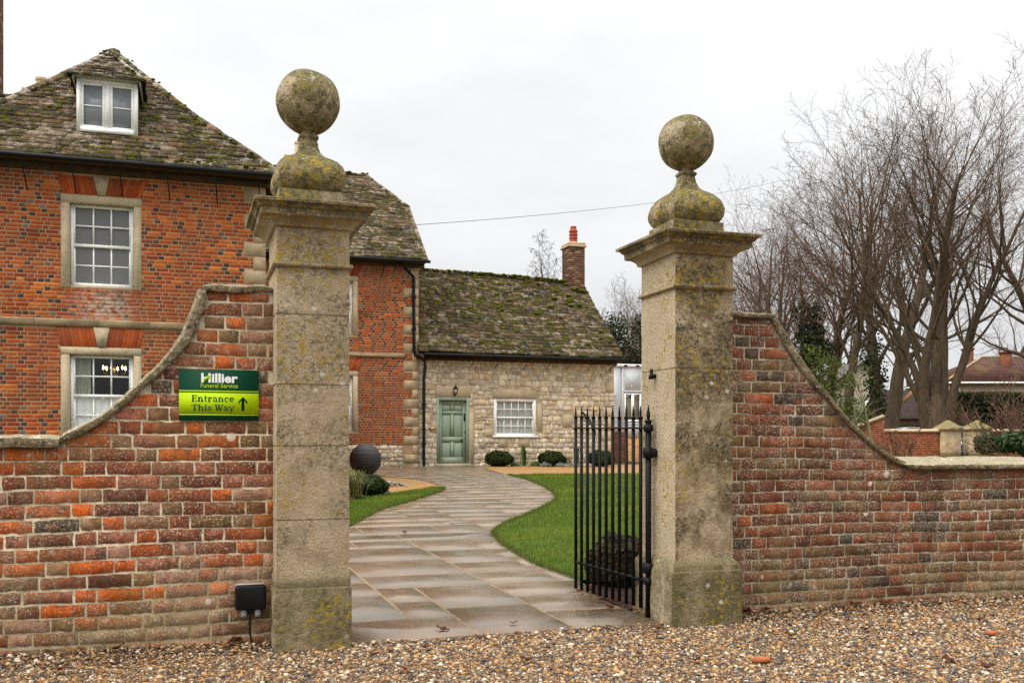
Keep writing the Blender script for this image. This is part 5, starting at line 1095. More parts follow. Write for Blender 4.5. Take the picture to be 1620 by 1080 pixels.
# black slate sphere
p = onY(578, 754, 24.4); r = 25.3*24.4/FPX; sp = MB(); n = 36
kk_ = [1+rng.uniform(-.012, .012) for _ in range(64)]
sp.rings([[(r*kk_[k]*math.sin(math.pi*k/60)*math.cos(2*math.pi*i/n), r*kk_[k]*math.sin(math.pi*k/60)*math.sin(2*math.pi*i/n), r-r*math.cos(math.pi*k/60)) for i in range(n)] for k in range(1, 60)])
sp.solo('garden_sphere', M['ball'], (p.x, p.y, p.z+.03), 'large black stacked-slate sphere on the gravel in front of the brick house', 'sphere', 'V', smooth=True)
# grass tuft and small border plants
def tuft(name, px, py, Y, n, h, spread, wd, pal, label, cat, lean=1.0, up=.3, group=None):
    p = onY(px, py, Y); mb = MB()
    for _ in range(n):
        a = rng.uniform(0, 6.283); sp_ = rng.uniform(.1, 1)*spread*lean; hh = h*rng.uniform(.55, 1.1); x0, y0 = rng.gauss(0, spread*.2), rng.gauss(0, spread*.2); ca, sa = math.cos(a), math.sin(a); w_ = wd*rng.uniform(.6, 1.2)
        pts = [(x0, y0, 0), (x0+ca*sp_*.25, y0+sa*sp_*.25, hh*.6), (x0+ca*sp_*.65, y0+sa*sp_*.65, hh*.95), (x0+ca*sp_, y0+sa*sp_, hh*(1-up))]
        vs = []
        for (x, y, z), k in zip(pts, (1, 1, .7, .1)): vs += [(x-sa*w_*k, y+ca*w_*k, z), (x+sa*w_*k, y-ca*w_*k, z)]
        c = rng.choice(pal); f = rng.uniform(.75, 1.25); mb.add(vs, [(0, 1, 3, 2), (2, 3, 5, 4), (4, 5, 7, 6)], tuple(q*f for q in c))
    return mb.solo(name, M['blade'], (p.x, p.y, p.z), label, cat, 'V', group=group)
tuft('grass_tuft', 553, 784, 16.4, 260, .42, .42, .006, [(.10, .12, .03), (.16, .15, .05), (.24, .20, .09)], 'arching ornamental grass tuft beside the left pier', 'grass tuft')
GR = [(.08, .15, .04), (.06, .11, .03), (.12, .19, .06)]
YB = Yat(860, 737)
tuft('border_plant', 829, 736, YB, 30, .62, .20, .022, GR, 'upright strap-leaved green plant below the cottage window', 'plant', .6, .0)
tuft('border_plant', 913, 735, YB+.5, 34, .60, .17, .022, GR, 'upright strap-leaved green plant left of the gate bars', 'plant', .5, .0)
def mound(px, py, wpx, hpx, Y, pal, label, n=700, ls=.03, name='border_plant'):
    p = onY(px, py, Y); r, h = wpx/2*Y/FPX, hpx*Y/FPX; P_, N_ = ellip(n, (r, r*.8, h), .4, -.1); V, F, T = leafcloud(P_, N_, ls, pal, [1]*len(pal), .3)
    tag(link(name, npmesh(V, F, T, False, [M['leaf']]), None, p), label, 'plant')
SIL = [(.22, .25, .22), (.30, .33, .30), (.16, .19, .15)]
mound(864, 736.5, 20, 7, YB-.3, SIL, 'low silvery cushion plant left of the middle rounded shrub'); mound(886, 737, 18, 6, YB-.3, SIL, 'low silvery cushion plant right of the middle rounded shrub')
mound(908, 737, 18, 6, YB-.2, SIL, 'low silvery cushion plant below the right strap-leaved plant'); mound(846, 736.5, 20, 8, YB, GR, 'low leafy green plant beside the left silvery cushion')
mound(815, 737, 16, 6, YB, GR, 'low leafy green plant beside the first rounded shrub'); mound(898, 733, 12, 12, YB+.5, [(.32, .22, .16), (.20, .19, .10), (.36, .30, .24)], 'pinkish fading plant beside the middle rounded shrub')
mound(570, 788, 18, 6, 16.6, [(.06, .12, .04), (.09, .16, .06)], 'small low green plant at the edge of the soil bed')
# heap of pale pebbles in the gravel bed
q0 = ong(617, 769); Pq = nr.normal(0, 1, (70, 2))*np.array([.22, .16])
V_, F_, T_ = pebbles(Pq, lambda P: .08*np.exp(-(P**2).sum(1)/.06), lambda n: nr.uniform(.025, .05, n), [(.24, .22, .20), (.17, .155, .14), (.32, .28, .24)], [1, 1, 1])
p = W(q0[0], q0[1], g(q0[1])); tag(link('pebble_heap', npmesh(V_, F_, T_, True, [M['pebble']]), None, p), 'small heap of pale grey pebbles on the golden gravel', 'pebbles')
# fallen leaves
def leaf_mesh(s_, c):
    mb = MB(); n = 9; vs = []
    for i in range(n):
        f = i/(n-1); w_ = s_*.34*math.sin(math.pi*min(1, f*1.02))**.7*(1+.35*math.sin(f*15))*(1 if 0 < i < n-1 else .05); x = s_*(f-.5)
        for k in (-1, 0, 1): vs.append((x, w_*k, s_*(.10*abs(k)+.28*(f-.5)**2+.06*math.sin(f*9+k*2))))
    for i in range(n-1):
        for k in range(2): mb.add([vs[i*3+k], vs[i*3+3+k], vs[i*3+4+k], vs[i*3+1+k]], [(0, 1, 2, 3)], c)
    return mb.mesh(M['leaf'])
LM = [leaf_mesh(.06, (.18, .06, .025)), leaf_mesh(.075, (.13, .042, .02)), leaf_mesh(.05, (.26, .10, .035)), leaf_mesh(.085, (.09, .035, .02))]
LFP = [(672, 1030), (590, 1042), (1165, 1018), (700, 1000), (1010, 1040), (1100, 1050), (1300, 985), (1370, 1000), (1440, 1010), (1550, 985), (1590, 1005), (1500, 1050), (1480, 975), (1250, 1010), (1430, 1060), (1560, 1062), (240, 1050), (180, 1058), (740, 1062), (835, 1050), (640, 1065), (95, 1066), (1390, 975)]
for i, (a, b) in enumerate(LFP):
    u_, v_ = ong(a, b); p = W(u_, v_, .024); o = link('fallen_leaf', LM[i % 4], None, p, (rng.uniform(-.3, .3), rng.uniform(-.3, .3), rng.uniform(0, 6.28)))
    tag(o, 'curled brown leaf fallen on the gravel drive', 'leaf', 'fallen leaves on the gravel')
for i, (a, b) in enumerate([(812, 991), (663, 778), (716, 832), (640, 845), (960, 862), (1040, 1000)]):
    u_, v_ = ong(a, b); p = W(u_, v_, g(v_)+.026); o = link('fallen_leaf', LM[i % 4], None, p, (.1, .1, rng.uniform(0, 6.28))); tag(o, 'small brown leaf fallen on the paved path or lawn', 'leaf', 'fallen leaves on the path and lawn')
for i in range(34):
    t = rng.uniform(-.05, 1.15); u_, v_ = A.x-.03+rng.uniform(-.12, .12), A.y+t*1.05; p = W(u_, v_, g(v_)+.03); o = link('fallen_leaf', LM[i % 4], None, p, (rng.uniform(-.4, .4), rng.uniform(-.4, .4), rng.uniform(0, 6.28))); o.scale = (.7, .7, .7)
    tag(o, 'brown dead leaf littering the ground under the gate', 'leaf', 'dead leaves under the gate')
for i in range(40):
    side = rng.random() < .55; u_ = rng.uniform(-3.2, -.05) if side else rng.uniform(2.95, 6); v_ = VW-rng.uniform(.02, .10); p = W(u_, v_, .05); o = link('fallen_leaf', LM[i % 4], None, p, (rng.uniform(-.4, .4), rng.uniform(-.4, .4), rng.uniform(0, 6.28)))
    tag(o, 'brown dead leaf drifted against the foot of a brick wall', 'leaf', 'dead leaves along the wall foot')
for (a, b, s_, lab) in ((1205, 1049, .05, 'broken orange brick fragment on the gravel in the right foreground'), (1568, 1006, .035, 'small orange brick chip on the gravel near the right edge')):
    u_, v_ = ong(a, b); p = W(u_, v_, .02); mb = MB(); mb.add([(q[0]*s_*1.3, q[1]*s_*.7, q[2]*s_*.45) for q in ICO_V*(1+nr.uniform(-.15, .15, (12, 1)))], [tuple(f) for f in ICO_F], (.42, .14, .06)); mb.solo('brick_fragment', M['hbrick'], (p.x, p.y, p.z), lab, 'brick', 'V', .3)

# ---------------------------------------------------------------- grey cabin, brick pillar and earth behind the cottage corner
vcb = 33.2; K_ = lambda x, y: onv(x, y, vcb)
kb, ktop = K_(1000, 692)[1], K_(1000, 577)[1]; ku = K_(962, 600)[0]
cb = thing('site_cabin', 'grey panelled portable cabin behind the stone cottage', 'cabin', (ku+2, vcb, kb))
mb = MB(); k1 = K_(981, 600)[0]; k2 = K_(984, 600)[0]; mb.box(ku, k1, vcb, vcb+2.4, kb, ktop-.12); mb.box(k1, k2, vcb+.06, vcb+2.4, kb, ktop-.12)
wq0, wq1, wz1, wz0 = K_(988, 620)[0], K_(1014, 620)[0], K_(1000, 622)[1], K_(1000, 666)[1]; K3 = ku+5.5
mb.box(k2, wq0, vcb, vcb+2.4, kb, ktop-.12); mb.box(wq1, K3, vcb, vcb+2.4, kb, ktop-.12); mb.box(wq0, wq1, vcb, vcb+2.4, wz1, ktop-.12); mb.box(wq0, wq1, vcb, vcb+2.4, kb, wz0)
for k in range(3): z = kb+.45+k*.11; mb.box(wq0-.1, K3, vcb-.02, vcb-.001, z, z+.05)
mb.box(wq0-.08, wq1+.9, vcb-.03, vcb-.001, wz1+.05, wz1+.11); mb.box(k2+.02, k2+.05, vcb-.025, vcb-.001, kb, ktop-.2)
for a_, b_, c_, d_ in ((.05, -.10, .40, -.55), (.75, -.10, .42, -.55), (.41, -.56, .41, -.95), (.40, -.95, .05, -1.2), (.42, -.95, .80, -1.2)):
    mb.tube([(k2+.05+a_, vcb-.004, ktop-.25+b_), (k2+.05+c_, vcb-.004, ktop-.25+d_)], .012, 4)
mb.part('wall_panels', M['cabin'], cb)
mb = MB(); mb.bbox(ku-.03, K3, vcb-.05, vcb+2.45, ktop-.12, ktop+.03, .03); tr_ = mb.part('top_rail', plain('pale_grey_rail', (.58, .60, .62), .5), cb)
for x in (970.5, 989, 1008, 1026): q = K_(x, 579); mb = MB(); mb.lathe((0, 0), [(.085, 0), (.085, .03)], 12); mb.v = [(q[0]+a*1.15, vcb-.06+c, ktop-.045+b*.5) for a, b, c in mb.v]; mb.part('lifting_hole', M['room'], tr_)
mb = MB()
for k in range(14): z = K_(975, 674)[1]+k*(K_(975, 622)[1]-K_(975, 674)[1])/14; mb.add([(ku+.1, vcb-.03, z), (K_(977, 600)[0], vcb-.03, z), (K_(977, 600)[0], vcb-.002, z+.075), (ku+.1, vcb-.002, z+.075)], [(0, 1, 2, 3), (3, 2, 1, 0)])
mb.part('louvre', plain('white_louvre', (.72, .73, .74), .5), cb)
wf = MB(); b_ = .06
for a_, c_ in ((wq0, (wq0+wq1)/2), ((wq0+wq1)/2, wq1)):
    wf.box(a_, a_+b_, vcb-.012, vcb+.06, wz0, wz1); wf.box(c_-b_, c_, vcb-.012, vcb+.06, wz0, wz1); wf.box(a_+b_, c_-b_, vcb-.011, vcb+.06, wz0, wz0+b_); wf.box(a_+b_, c_-b_, vcb-.011, vcb+.06, wz1-b_, wz1)
wo_ = wf.part('window', M['white'], cb)
mb = MB(); mb.add([(wq0+b_, vcb+.03, wz0+b_), (wq1-b_, vcb+.03, wz0+b_), (wq1-b_, vcb+.03, wz1-b_), (wq0+b_, vcb+.03, wz1-b_)], [(0, 1, 2, 3)]); mb.part('pane', M['glass'], wo_)
mb = MB(); mb.box(wq0, wq1, vcb+.11, vcb+.12, wz0, wz1); mb.part('blind', flat('tan_blind', (.34, .30, .20), .9), wo_)
mb = MB(); vb_ = 29.4; B_ = lambda x, y: onv(x, y, vb_); b0, b1 = B_(972, 700)[0], B_(990, 700)[0]; bt = B_(980, 684)[1]
mb.box(b0+.01, b1-.01, vb_+.01, vb_+.4, .3, bt-.01, (1, 1, 1), 1); courses(mb, b0, b1, .5, bt, vb_, lambda h, u, z: pick([(3, (.26, .075, .035)), (2, (.18, .06, .034)), (1, (.33, .11, .05))]), None, depth=.02)
mb.bbox(b0-.03, b1+.03, vb_-.03, vb_+.43, bt, bt+.06, .01, (.4, .3, .2)); mb.solo('brick_pillar', [M['hbrick'], M['hmortar']], ((b0+b1)/2, vb_, .5), 'short red brick pillar between the cottage corner and the cabin', 'pillar')
mb = MB(); ug, vg_ = np.linspace(B_(984, 700)[0], B_(984, 700)[0]+9, 30), np.linspace(29.6, vcb+3.0, 12)
hz = lambda u, v: .48+(kb-.5)*min(1, max(0, (v-29.6)/2.6))**.7*min(1, (u-ug[0]+.25)/.5)+.10*noise.noise(Vector((u*1.5, v*1.5, 0)))
vs = [(a_, b_, hz(a_, b_)) for b_ in vg_ for a_ in ug]; mb.add(vs, [(j*30+i, j*30+i+1, j*30+i+31, j*30+i+30) for j in range(11) for i in range(29)])
mb.solo('earth_bank', plain('orange_earth', (.36, .185, .065), .95, .35, 5, .04), (0, 0, 0), 'bank of orange earth below the cabin', 'ground', kind='structure', smooth=True)

# ================================================================ bare trees
def tubes(chains, k):
    Vs, Fs, o = [], [], 0; by = {}
    for c in chains: by.setdefault(len(c[0]), []).append(c)
    for n, cs in by.items():
        A_ = np.array([c[0] for c in cs], float); r = np.array([c[1] for c in cs], float)[..., None, None]; d = np.gradient(A_, axis=1); d /= np.linalg.norm(d, axis=2, keepdims=True)+1e-9
        ref = np.array([.3, .9, .15]); a = np.cross(d, ref); a /= np.linalg.norm(a, axis=2, keepdims=True)+1e-9; b = np.cross(d, a)
        ang = np.arange(k)*2*math.pi/k; co_, si_ = np.cos(ang)[None, None, :, None], np.sin(ang)[None, None, :, None]
        Vs.append((A_[:, :, None, :]+r*(a[:, :, None, :]*co_+b[:, :, None, :]*si_)).reshape(-1, 3))
        m = len(cs); base = (np.arange(m)*n*k)[:, None, None]; i = (np.arange(n-1)*k)[None, :, None]; j = np.arange(k)[None, None, :]; j2 = (j+1) % k
        Fs.append((np.stack([base+i+j, base+i+j2, base+i+k+j2, base+i+k+j], 3)+o).reshape(-1, 4)); o += m*n*k
    return np.vstack(Vs), np.vstack(Fs)
def rv(r): return Vector((r.gauss(0, 1), r.gauss(0, 1), r.gauss(0, 1)))
def grow(r, p, d, L, rad, lv, P_, out):
    n = P_['seg'][lv]; pts, rs = [tuple(p)], [rad]; ds = [d.copy()]; jit, up = P_['jit'][lv], P_['up'][lv]; tip = P_['tip'][lv]
    for i in range(n):
        d = (d+rv(r)*jit+Vector((0, 0, up))).normalized(); p = p+d*(L/n); pts.append(tuple(p)); rs.append(max(P_.get('rmin', .005), rad*(1-(1-tip)*(i+1)/n))); ds.append(d.copy())
    out[lv].append((pts, rs))
    if lv+1 >= len(P_['seg']): return
    nc = P_['n'][lv]; nc = int(nc*(L/P_['L0'][lv])+r.random()) if lv else nc
    az = r.uniform(0, 6.28)
    for k in range(nc):
        f = P_['st'][lv]+(1-P_['st'][lv])*(k+r.uniform(.1, .9))/nc; i = min(n-1, int(f*n)); q = Vector(pts[i]).lerp(Vector(pts[i+1]), f*n-i); dd = ds[i+1]
        az += 2.4+r.uniform(-.5, .5); s_ = dd.cross(Vector((.31, .2, .93))).normalized(); t_ = dd.cross(s_); an = P_['ang'][lv]*r.uniform(.7, 1.25)
        nd = (dd*math.cos(an)+(s_*math.cos(az)+t_*math.sin(az))*math.sin(an)).normalized(); ll = P_['len'][lv]*(L if lv else P_['H'])*(1-P_.get('fall', [.55]*6)[lv]*f)*r.uniform(.7, 1.2)
        grow(r, q, nd, ll, rs[i]*P_['rr'][lv]*r.uniform(.8, 1), lv+1, P_, out)
def tree(name, label, base, H, r0, seed, P_, stems=None, bark='bark', twig='twig', group=None, ivy=0):
    r = random.Random(seed); P_ = dict(P_); P_['H'] = H; P_['L0'] = [H, H*P_['len'][0]*.7, H*P_['len'][0]*P_['len'][1]*.6, 1e9]; out = [[] for _ in P_['seg']]
    o = thing(name, label, 'tree', base, 'V', group=group)
    if stems is None: grow(r, Vector((0, 0, -.2)), Vector((r.gauss(0, .03), 0, 1)).normalized(), H*.68, r0, 0, P_, out)
    else:
        for (bx, by, bz, dx, dy, L, rr) in stems: grow(r, Vector((bx, by, bz)), Vector((dx, dy, 1)).normalized(), L, rr, 0, P_, out)
    V, F = tubes(out[0], 9); tr = out[0]
    extra = []
    if stems is not None: # joined bole
        pts = [(0, 0, -.3), (0, 0, .15), (.0, 0, 1.0), (.02, 0, 2.0), (.03, 0, 2.9)]; extra = [(pts, [r0*1.5, r0*1.2, r0*1.02, r0*.95, r0*.6])]
        V2_, F2_ = tubes(extra, 16); F = np.vstack([F, F2_+len(V)]); V = np.vstack([V, V2_])
    link('trunk', npmesh(V, F, None, True, [M[bark]]), o)
    V, F = tubes(out[1], 5); link('branchwork', npmesh(V, F, None, True, [M[bark]]), o)
    ch = [c for l in out[2:] for c in l]
    if ch: V, F = tubes(ch, 3); link('crown', npmesh(V, F, None, False, [M[twig]]), o)
    if ivy:
        pts = np.array([p for c in out[0] for p in c[0] if p[2] < ivy]); P3 = pts[nr.integers(0, len(pts), 2600)]+nr.normal(0, 1, (2600, 3))*np.array([r0*.75, r0*.75, .5]); P3 = P3[P3[:, 2] > 0]
        V, F, T = leafcloud(P3, nr.normal(0, 1, P3.shape), .09, [(.03, .055, .015), (.02, .04, .012), (.06, .085, .025)], [2, 2, 1], .7); link('ivy', npmesh(V, F, T, False, [M['leaf']]), o)
    return o, out
LIME = dict(seg=[14, 9, 6, 4, 3], jit=[.06, .11, .14, .17, .2], up=[.012, .045, .02, .0, -.02], tip=[.16, .12, .22, .4, .5], n=[15, 10, 9, 8], st=[.32, .32, .28, .15], ang=[.66, .62, .72, .8], len=[.42, .50, .44, .46], rr=[.50, .50, .5, .6], fall=[.28, .5, .45, .4], rmin=.0068)
STEM = dict(LIME); STEM.update(n=[12, 10, 9, 8], len=[.40, .50, .44, .46], st=[.28, .32, .28, .15], rr=[.52, .5, .5, .6])
GZ = .5
def tb(px, Y): return ((px-CX)/FPX*Y, Y, GZ)
# main lime: px 1480, several stems rising from a low bole
st_l = [(.05, 0, 1.6, -.05, .05, 10.8, .30), (-.30, .1, 1.2, -.16, -.05, 10.6, .28), (.25, .1, 1.8, .10, .05, 10.8, .26), (.42, -.05, 1.6, .22, -.1, 10.0, .22), (-.30, -.1, 2.0, -.27, .1, 9.8, .19), (.45, .15, 2.0, .36, .12, 9.2, .17), (0, .25, 2.2, -.10, .3, 9.6, .16), (-.40, 0, 2.0, -.62, 0, 7.5, .15)]
big, _ = tree('lime_tree', 'large many-stemmed bare lime tree above the far garden gate', tb(1480, 44), 17, .50, 3, STEM, st_l)
DOWN = dict(LIME)
t0, _ = tree('lime_tree', 'tall bare tree with straight thick trunk left of the many-stemmed lime', tb(1402, 50), 21.5, .42, 8, DOWN, twig='twig_red')
t4, _ = tree('lime_tree', 'bare tree with ivy on its lower trunk beside the straight trunk', tb(1379, 56), 21.5, .42, 14, DOWN, ivy=7)
t1, _ = tree('bare_tree', 'tall bare tree just behind the right pier cornice', tb(1238, 72), 22.5, .32, 41, DOWN, twig='twig_red')
BUSH = dict(LIME); BUSH.update(n=[20, 10, 8, 6], st=[.08, .12, .1, .1])
t3, _ = tree('bare_tree', 'round-headed bare tree right of the cottage chimney', tb(985, 66), 12.2, .2, 52, BUSH, twig='twig')
def again(o, px, Y, s_, rz, label):
    c = copy_tree(o); c.location = tb(px, Y); c.scale = (s_, s_, s_); c.rotation_euler = (0, 0, rz); c['label'] = label; return c
again(t1, 1338, 52, .93, 2.6, 'bare tree standing above the leafy evergreen shrub'); again(t0, 1306, 60, .90, 4.4, 'slender bare tree between the leafy shrub and the dark yew')
again(t0, 1690, 50, .93, 1.9, 'bare spreading tree at the right edge with its trunk outside the photo')
again(t1, 1192, 66, .82, 3.9, 'bare tree behind the top of the right brick wall')
again(t3, 1170, 78, 1.45, 2.0, 'lower bare tree rising left of the right pier cornice'); again(t1, 1272, 84, 1.0, 1.1, 'distant bare tree behind the dark yew')
again(t3, 1140, 92, 1.5, 4.0, 'distant bare tree hidden mostly by the right pier'); again(t0, 1352, 90, .98, 3.3, 'distant bare tree seen past the ivy-clad trunk')
again(t1, 1166, 82, .80, 2.9, 'distant bare tree close beside the right pier finial'); again(t0, 1212, 88, .98, .4, 'distant bare tree left of the tall tree behind the pier cornice'); again(t1, 1250, 64, .86, 5.2, 'bare tree rising above the top of the right wall sweep')
again(t1, 1440, 95, 1.0, .7, 'distant bare tree behind the many-stemmed lime'); again(t0, 1570, 98, .95, 5.0, 'distant bare tree above the tiled house')
again(t3, 1222, 60, 1.0, 5.4, 'small bare tree close behind the right pier')
again(t3, 1045, 74, 1.15, 2.2, 'round-headed bare tree behind the shaft of the right pier'); again(t3, 962, 63, 1.0, 1.0, 'bare tree beside the dark evergreen behind the cottage verge'); again(t3, 935, 84, 1.15, 4.1, 'round-headed bare tree beyond the cottage chimney')
# weeping birch
BIR = dict(rmin=.008, seg=[12, 8, 7, 8], jit=[.04, .10, .12, .07], up=[.02, .05, -.10, -.28], tip=[.12, .2, .35, .5], n=[20, 10, 9], st=[.3, .15, .1], ang=[.65, .6, .6], len=[.26, .5, .62], rr=[.45, .5, .5])
tree('birch_tree', 'delicate weeping bare birch behind the cottage chimney', tb(893, 56), 17.0, .16, 61, BIR, twig='twig_dark')
# ---------------------------------------------------------------- evergreens and shrubs
def leafy(name, label, cat, base, clumps, n, ls, pal, wts, stem=None, asp=.5, core=0):
    o = thing(name, label, cat, base, 'V'); Vs, Fs, Ts, k = [], [], [], 0; tot = sum(c[3]*c[4]*c[5] for c in clumps)
    for (x, y, z, rx, ry, rz) in clumps:
        P_, N_ = ellip(max(20, int(n*rx*ry*rz/tot)), (rx, ry, rz), .35); V, F, T = leafcloud(P_+np.array([x, y, z]), N_, ls, pal, wts, asp, .8); Vs.append(V); Fs.append(F+k); Ts.append(T); k += len(V)
    link('foliage', npmesh(np.vstack(Vs), np.vstack(Fs), np.vstack(Ts), False, [M['leaf']]), o)
    mb = MB()
    for pts, r_ in (stem or [([(0, 0, -.1), (0, 0, max(c[2] for c in clumps))], [.12, .03])]): mb.tube(pts, r_, 7)
    link('stems', mb.mesh(M['bark'], (0, 0, 0), True), o); return o
DKG = [(.018, .026, .009), (.030, .040, .013), (.045, .052, .018), (.060, .045, .022)]
def column(h, r, n, rr): return [(rr.gauss(0, r*.3), rr.gauss(0, r*.3), h*(k+.6)/n, r*(1.1-.75*(k/n)**1.6)*rr.uniform(.7, 1.1), r*(1.1-.75*(k/n)**1.6)*rr.uniform(.7, 1.1), h/n*rr.uniform(.6, 1)) for k in range(n) for _ in range(3)]
rr = random.Random(4)
leafy('yew_tree', 'dark bushy yew behind the top of the right wall sweep', 'tree', tb(1284, 48), column(7.4, 1.1, 8, rr), 16000, .085, DKG, [4, 3, 2, 1])
leafy('yew_tree', 'dark evergreen rising behind the cottage roof verge', 'tree', tb(968, 58), column(8.0, 1.8, 8, rr), 18000, .10, DKG, [4, 3, 2, 3])
leafy('yew_tree', 'dark brownish evergreen close to the right pier beyond the cabin', 'tree', tb(1012, 55), column(7.6, 1.7, 8, rr), 16000, .10, [(.03, .028, .012), (.045, .034, .018), (.06, .045, .025), (.02, .026, .01)], [3, 3, 2, 3])
BR = [(.085, .115, .020), (.055, .085, .018), (.13, .145, .030), (.10, .065, .025)]
Y_ = 21.0; b0_ = tb(1320, Y_); cl = []
for (a, b, r_) in ((1292, 560, 22), (1318, 575, 22), (1300, 590, 22), (1335, 600, 24), (1310, 618, 26), (1340, 640, 26), (1322, 650, 26), (1352, 668, 24), (1335, 690, 26), (1360, 560, 10), (1350, 590, 12), (1280, 548, 12), (1365, 650, 14)):
    p = onY(a, b, Y_); q = r_*Y_/FPX; cl.append((p.x-b0_[0], rr.uniform(-.25, .25), p.z-GZ+.02, q*1.25, q*1.1, q*.8))
leafy('evergreen_shrub', 'loose yellow-green leafy shrub behind the right wall sweep', 'shrub', (b0_[0], Y_, .43), cl, 3400, .032, BR, [4, 4, 3, 1], [([(rr.uniform(-.2, .2), 0, 0), (c[0]*.6, c[1], c[2]*.6), (c[0], c[1], c[2])], [.014, .010, .003]) for c in cl])
p0_, p1_, p2_ = onY(1380, 700, 15), onY(1367, 640, 15), onY(1352, 590, 15)
sp_ = thing('sapling', 'thin pale young sapling stem behind the right wall sweep', 'sapling', (p0_.x+.1, 15, .2), 'V'); b_ = Vector((p0_.x+.1, 15, .2))
mb = MB(); mb.tube([Vector((0, 0, 0)), p0_-b_, p1_-b_, p2_-b_], [.022, .02, .015, .006], 6)
for k in range(9): t = .3+.07*k; q = (p0_-b_).lerp(p2_-b_, t); e_ = q+Vector((rr.uniform(-.25, .25), rr.uniform(-.2, .2), rr.uniform(.1, .35))); mb.tube([q, (q+e_)/2+Vector((0, 0, .02)), e_], [.007, .005, .002], 4)
link('stem', mb.mesh(plain('pale_stem', (.20, .17, .10), .9, .2)), sp_)
P_ = np.array([tuple((p1_-b_).lerp(p2_-b_, rr.random()*1.1)+Vector((rr.gauss(0, .12), rr.gauss(0, .12), rr.gauss(0, .15)))) for _ in range(70)]); V, F, T = leafcloud(P_, nr.normal(0, 1, P_.shape), .028, BR, [3, 3, 3, 1]); link('leaves', npmesh(V, F, T, False, [M['leaf']]), sp_)

# ================================================================ beyond the grounds, right-hand side
fw = Vector
def wbox(name, parent, x0, x1, y0, y1, z0, z1, mat, tint=(1, 1, 1)): mb = MB(); mb.box(x0, x1, y0, y1, z0, z1, tint); return link(name, mb.mesh(mat), parent)
def wx(px, Y): return (px-CX)/FPX*Y
def wz(py, Y): return CAMZ+(HY-py)/FPX*Y
YW = 36.0
def xwall(name, label, x0, x1, y, topf, th, capm, pal):   # brick wall parallel to X with a coping; topf gives height at x
    o = thing(name, label, 'wall', ((x0+x1)/2, y, GZ), 'V'); bx = (x0+x1)/2; mb = MB(); tp = lambda q: topf(q+bx)-GZ
    us = np.linspace(x0-bx, x1-bx, 24); vs = []
    for q in us: vs += [(q, .006, -.2), (q, .006, tp(q)), (q, th, tp(q)), (q, th, -.2)]
    mb.add(vs, [f for i in range(23) for f in ((4*i, 4*i+4, 4*i+5, 4*i+1), (4*i+1, 4*i+5, 4*i+6, 4*i+2), (4*i+2, 4*i+6, 4*i+7, 4*i+3))]+[(0, 1, 2, 3), (95, 94, 93, 92)], (1, 1, 1), 1)
    courses(mb, x0-bx, x1-bx, 0, 2.4, 0, pal, tp, depth=.02)
    link('brickwork', mb.mesh([M['hbrick'], M['hmortar']]), o)
    mb = MB(); mb.rings([[(q, -.06, tp(q)), (q, -.06, tp(q)+.07), (q, th/2, tp(q)+.11), (q, th+.06, tp(q)+.07), (q, th+.06, tp(q))] for q in us]); link('coping', mb.mesh(capm), o); return o
pw = lambda h, u, z: pick([(3, (.20, .060, .034)), (2, (.26, .075, .036)), (2, (.14, .05, .032))])
zt = wz(683, YW)
xwall('boundary_wall', 'low red brick boundary wall left of the far stone gate piers', wx(1398, YW), wx(1487, YW), YW, lambda x: zt, .3, M['dress'], pw)
hx = [wx(1330, 34.5), wx(1363, 34.5), wx(1399, 34.5)]; xwall('boundary_wall', 'taller stretch of weathered brick boundary wall with its top rising to the right', hx[0], hx[2], 34.5, lambda x: float(np.interp(x, hx, [wz(684, 34.5), wz(674, 34.5), wz(660, 34.5)])), .3, M['coping'], pw)
xwall('boundary_wall', 'low red brick boundary wall right of the far stone gate piers', wx(1566, YW), wx(1680, YW), YW, lambda x: zt, .3, M['dress'], pw)
for px, lab in ((1501.5, 'pyramid-capped stone gate pier left of the far driveway opening'), (1547, 'pyramid-capped stone gate pier right of the far driveway opening, behind shrubs')):
    x = wx(px, YW); o = thing('gate_pier', lab, 'gate pier', (x, YW+.1, GZ), 'V', group='pyramid-capped gate piers')
    s_ = lambda h, z: [(-h, -h, z), (h, -h, z), (h, h, z), (-h, h, z)]; t0 = wz(683, YW)-GZ+.02
    mb = MB(); mb.rings([s_(.33, -.2), s_(.33, t0)]); link('shaft', mb.mesh(M['pier']), o)
    mb = MB(); mb.rings([s_(.34, t0), s_(.35, t0+.04), s_(.39, t0+.07), s_(.39, t0+.13), s_(.35, t0+.16), s_(.04, t0+.40), s_(.01, t0+.41)]); link('cap', mb.mesh(M['pier_r']), o)
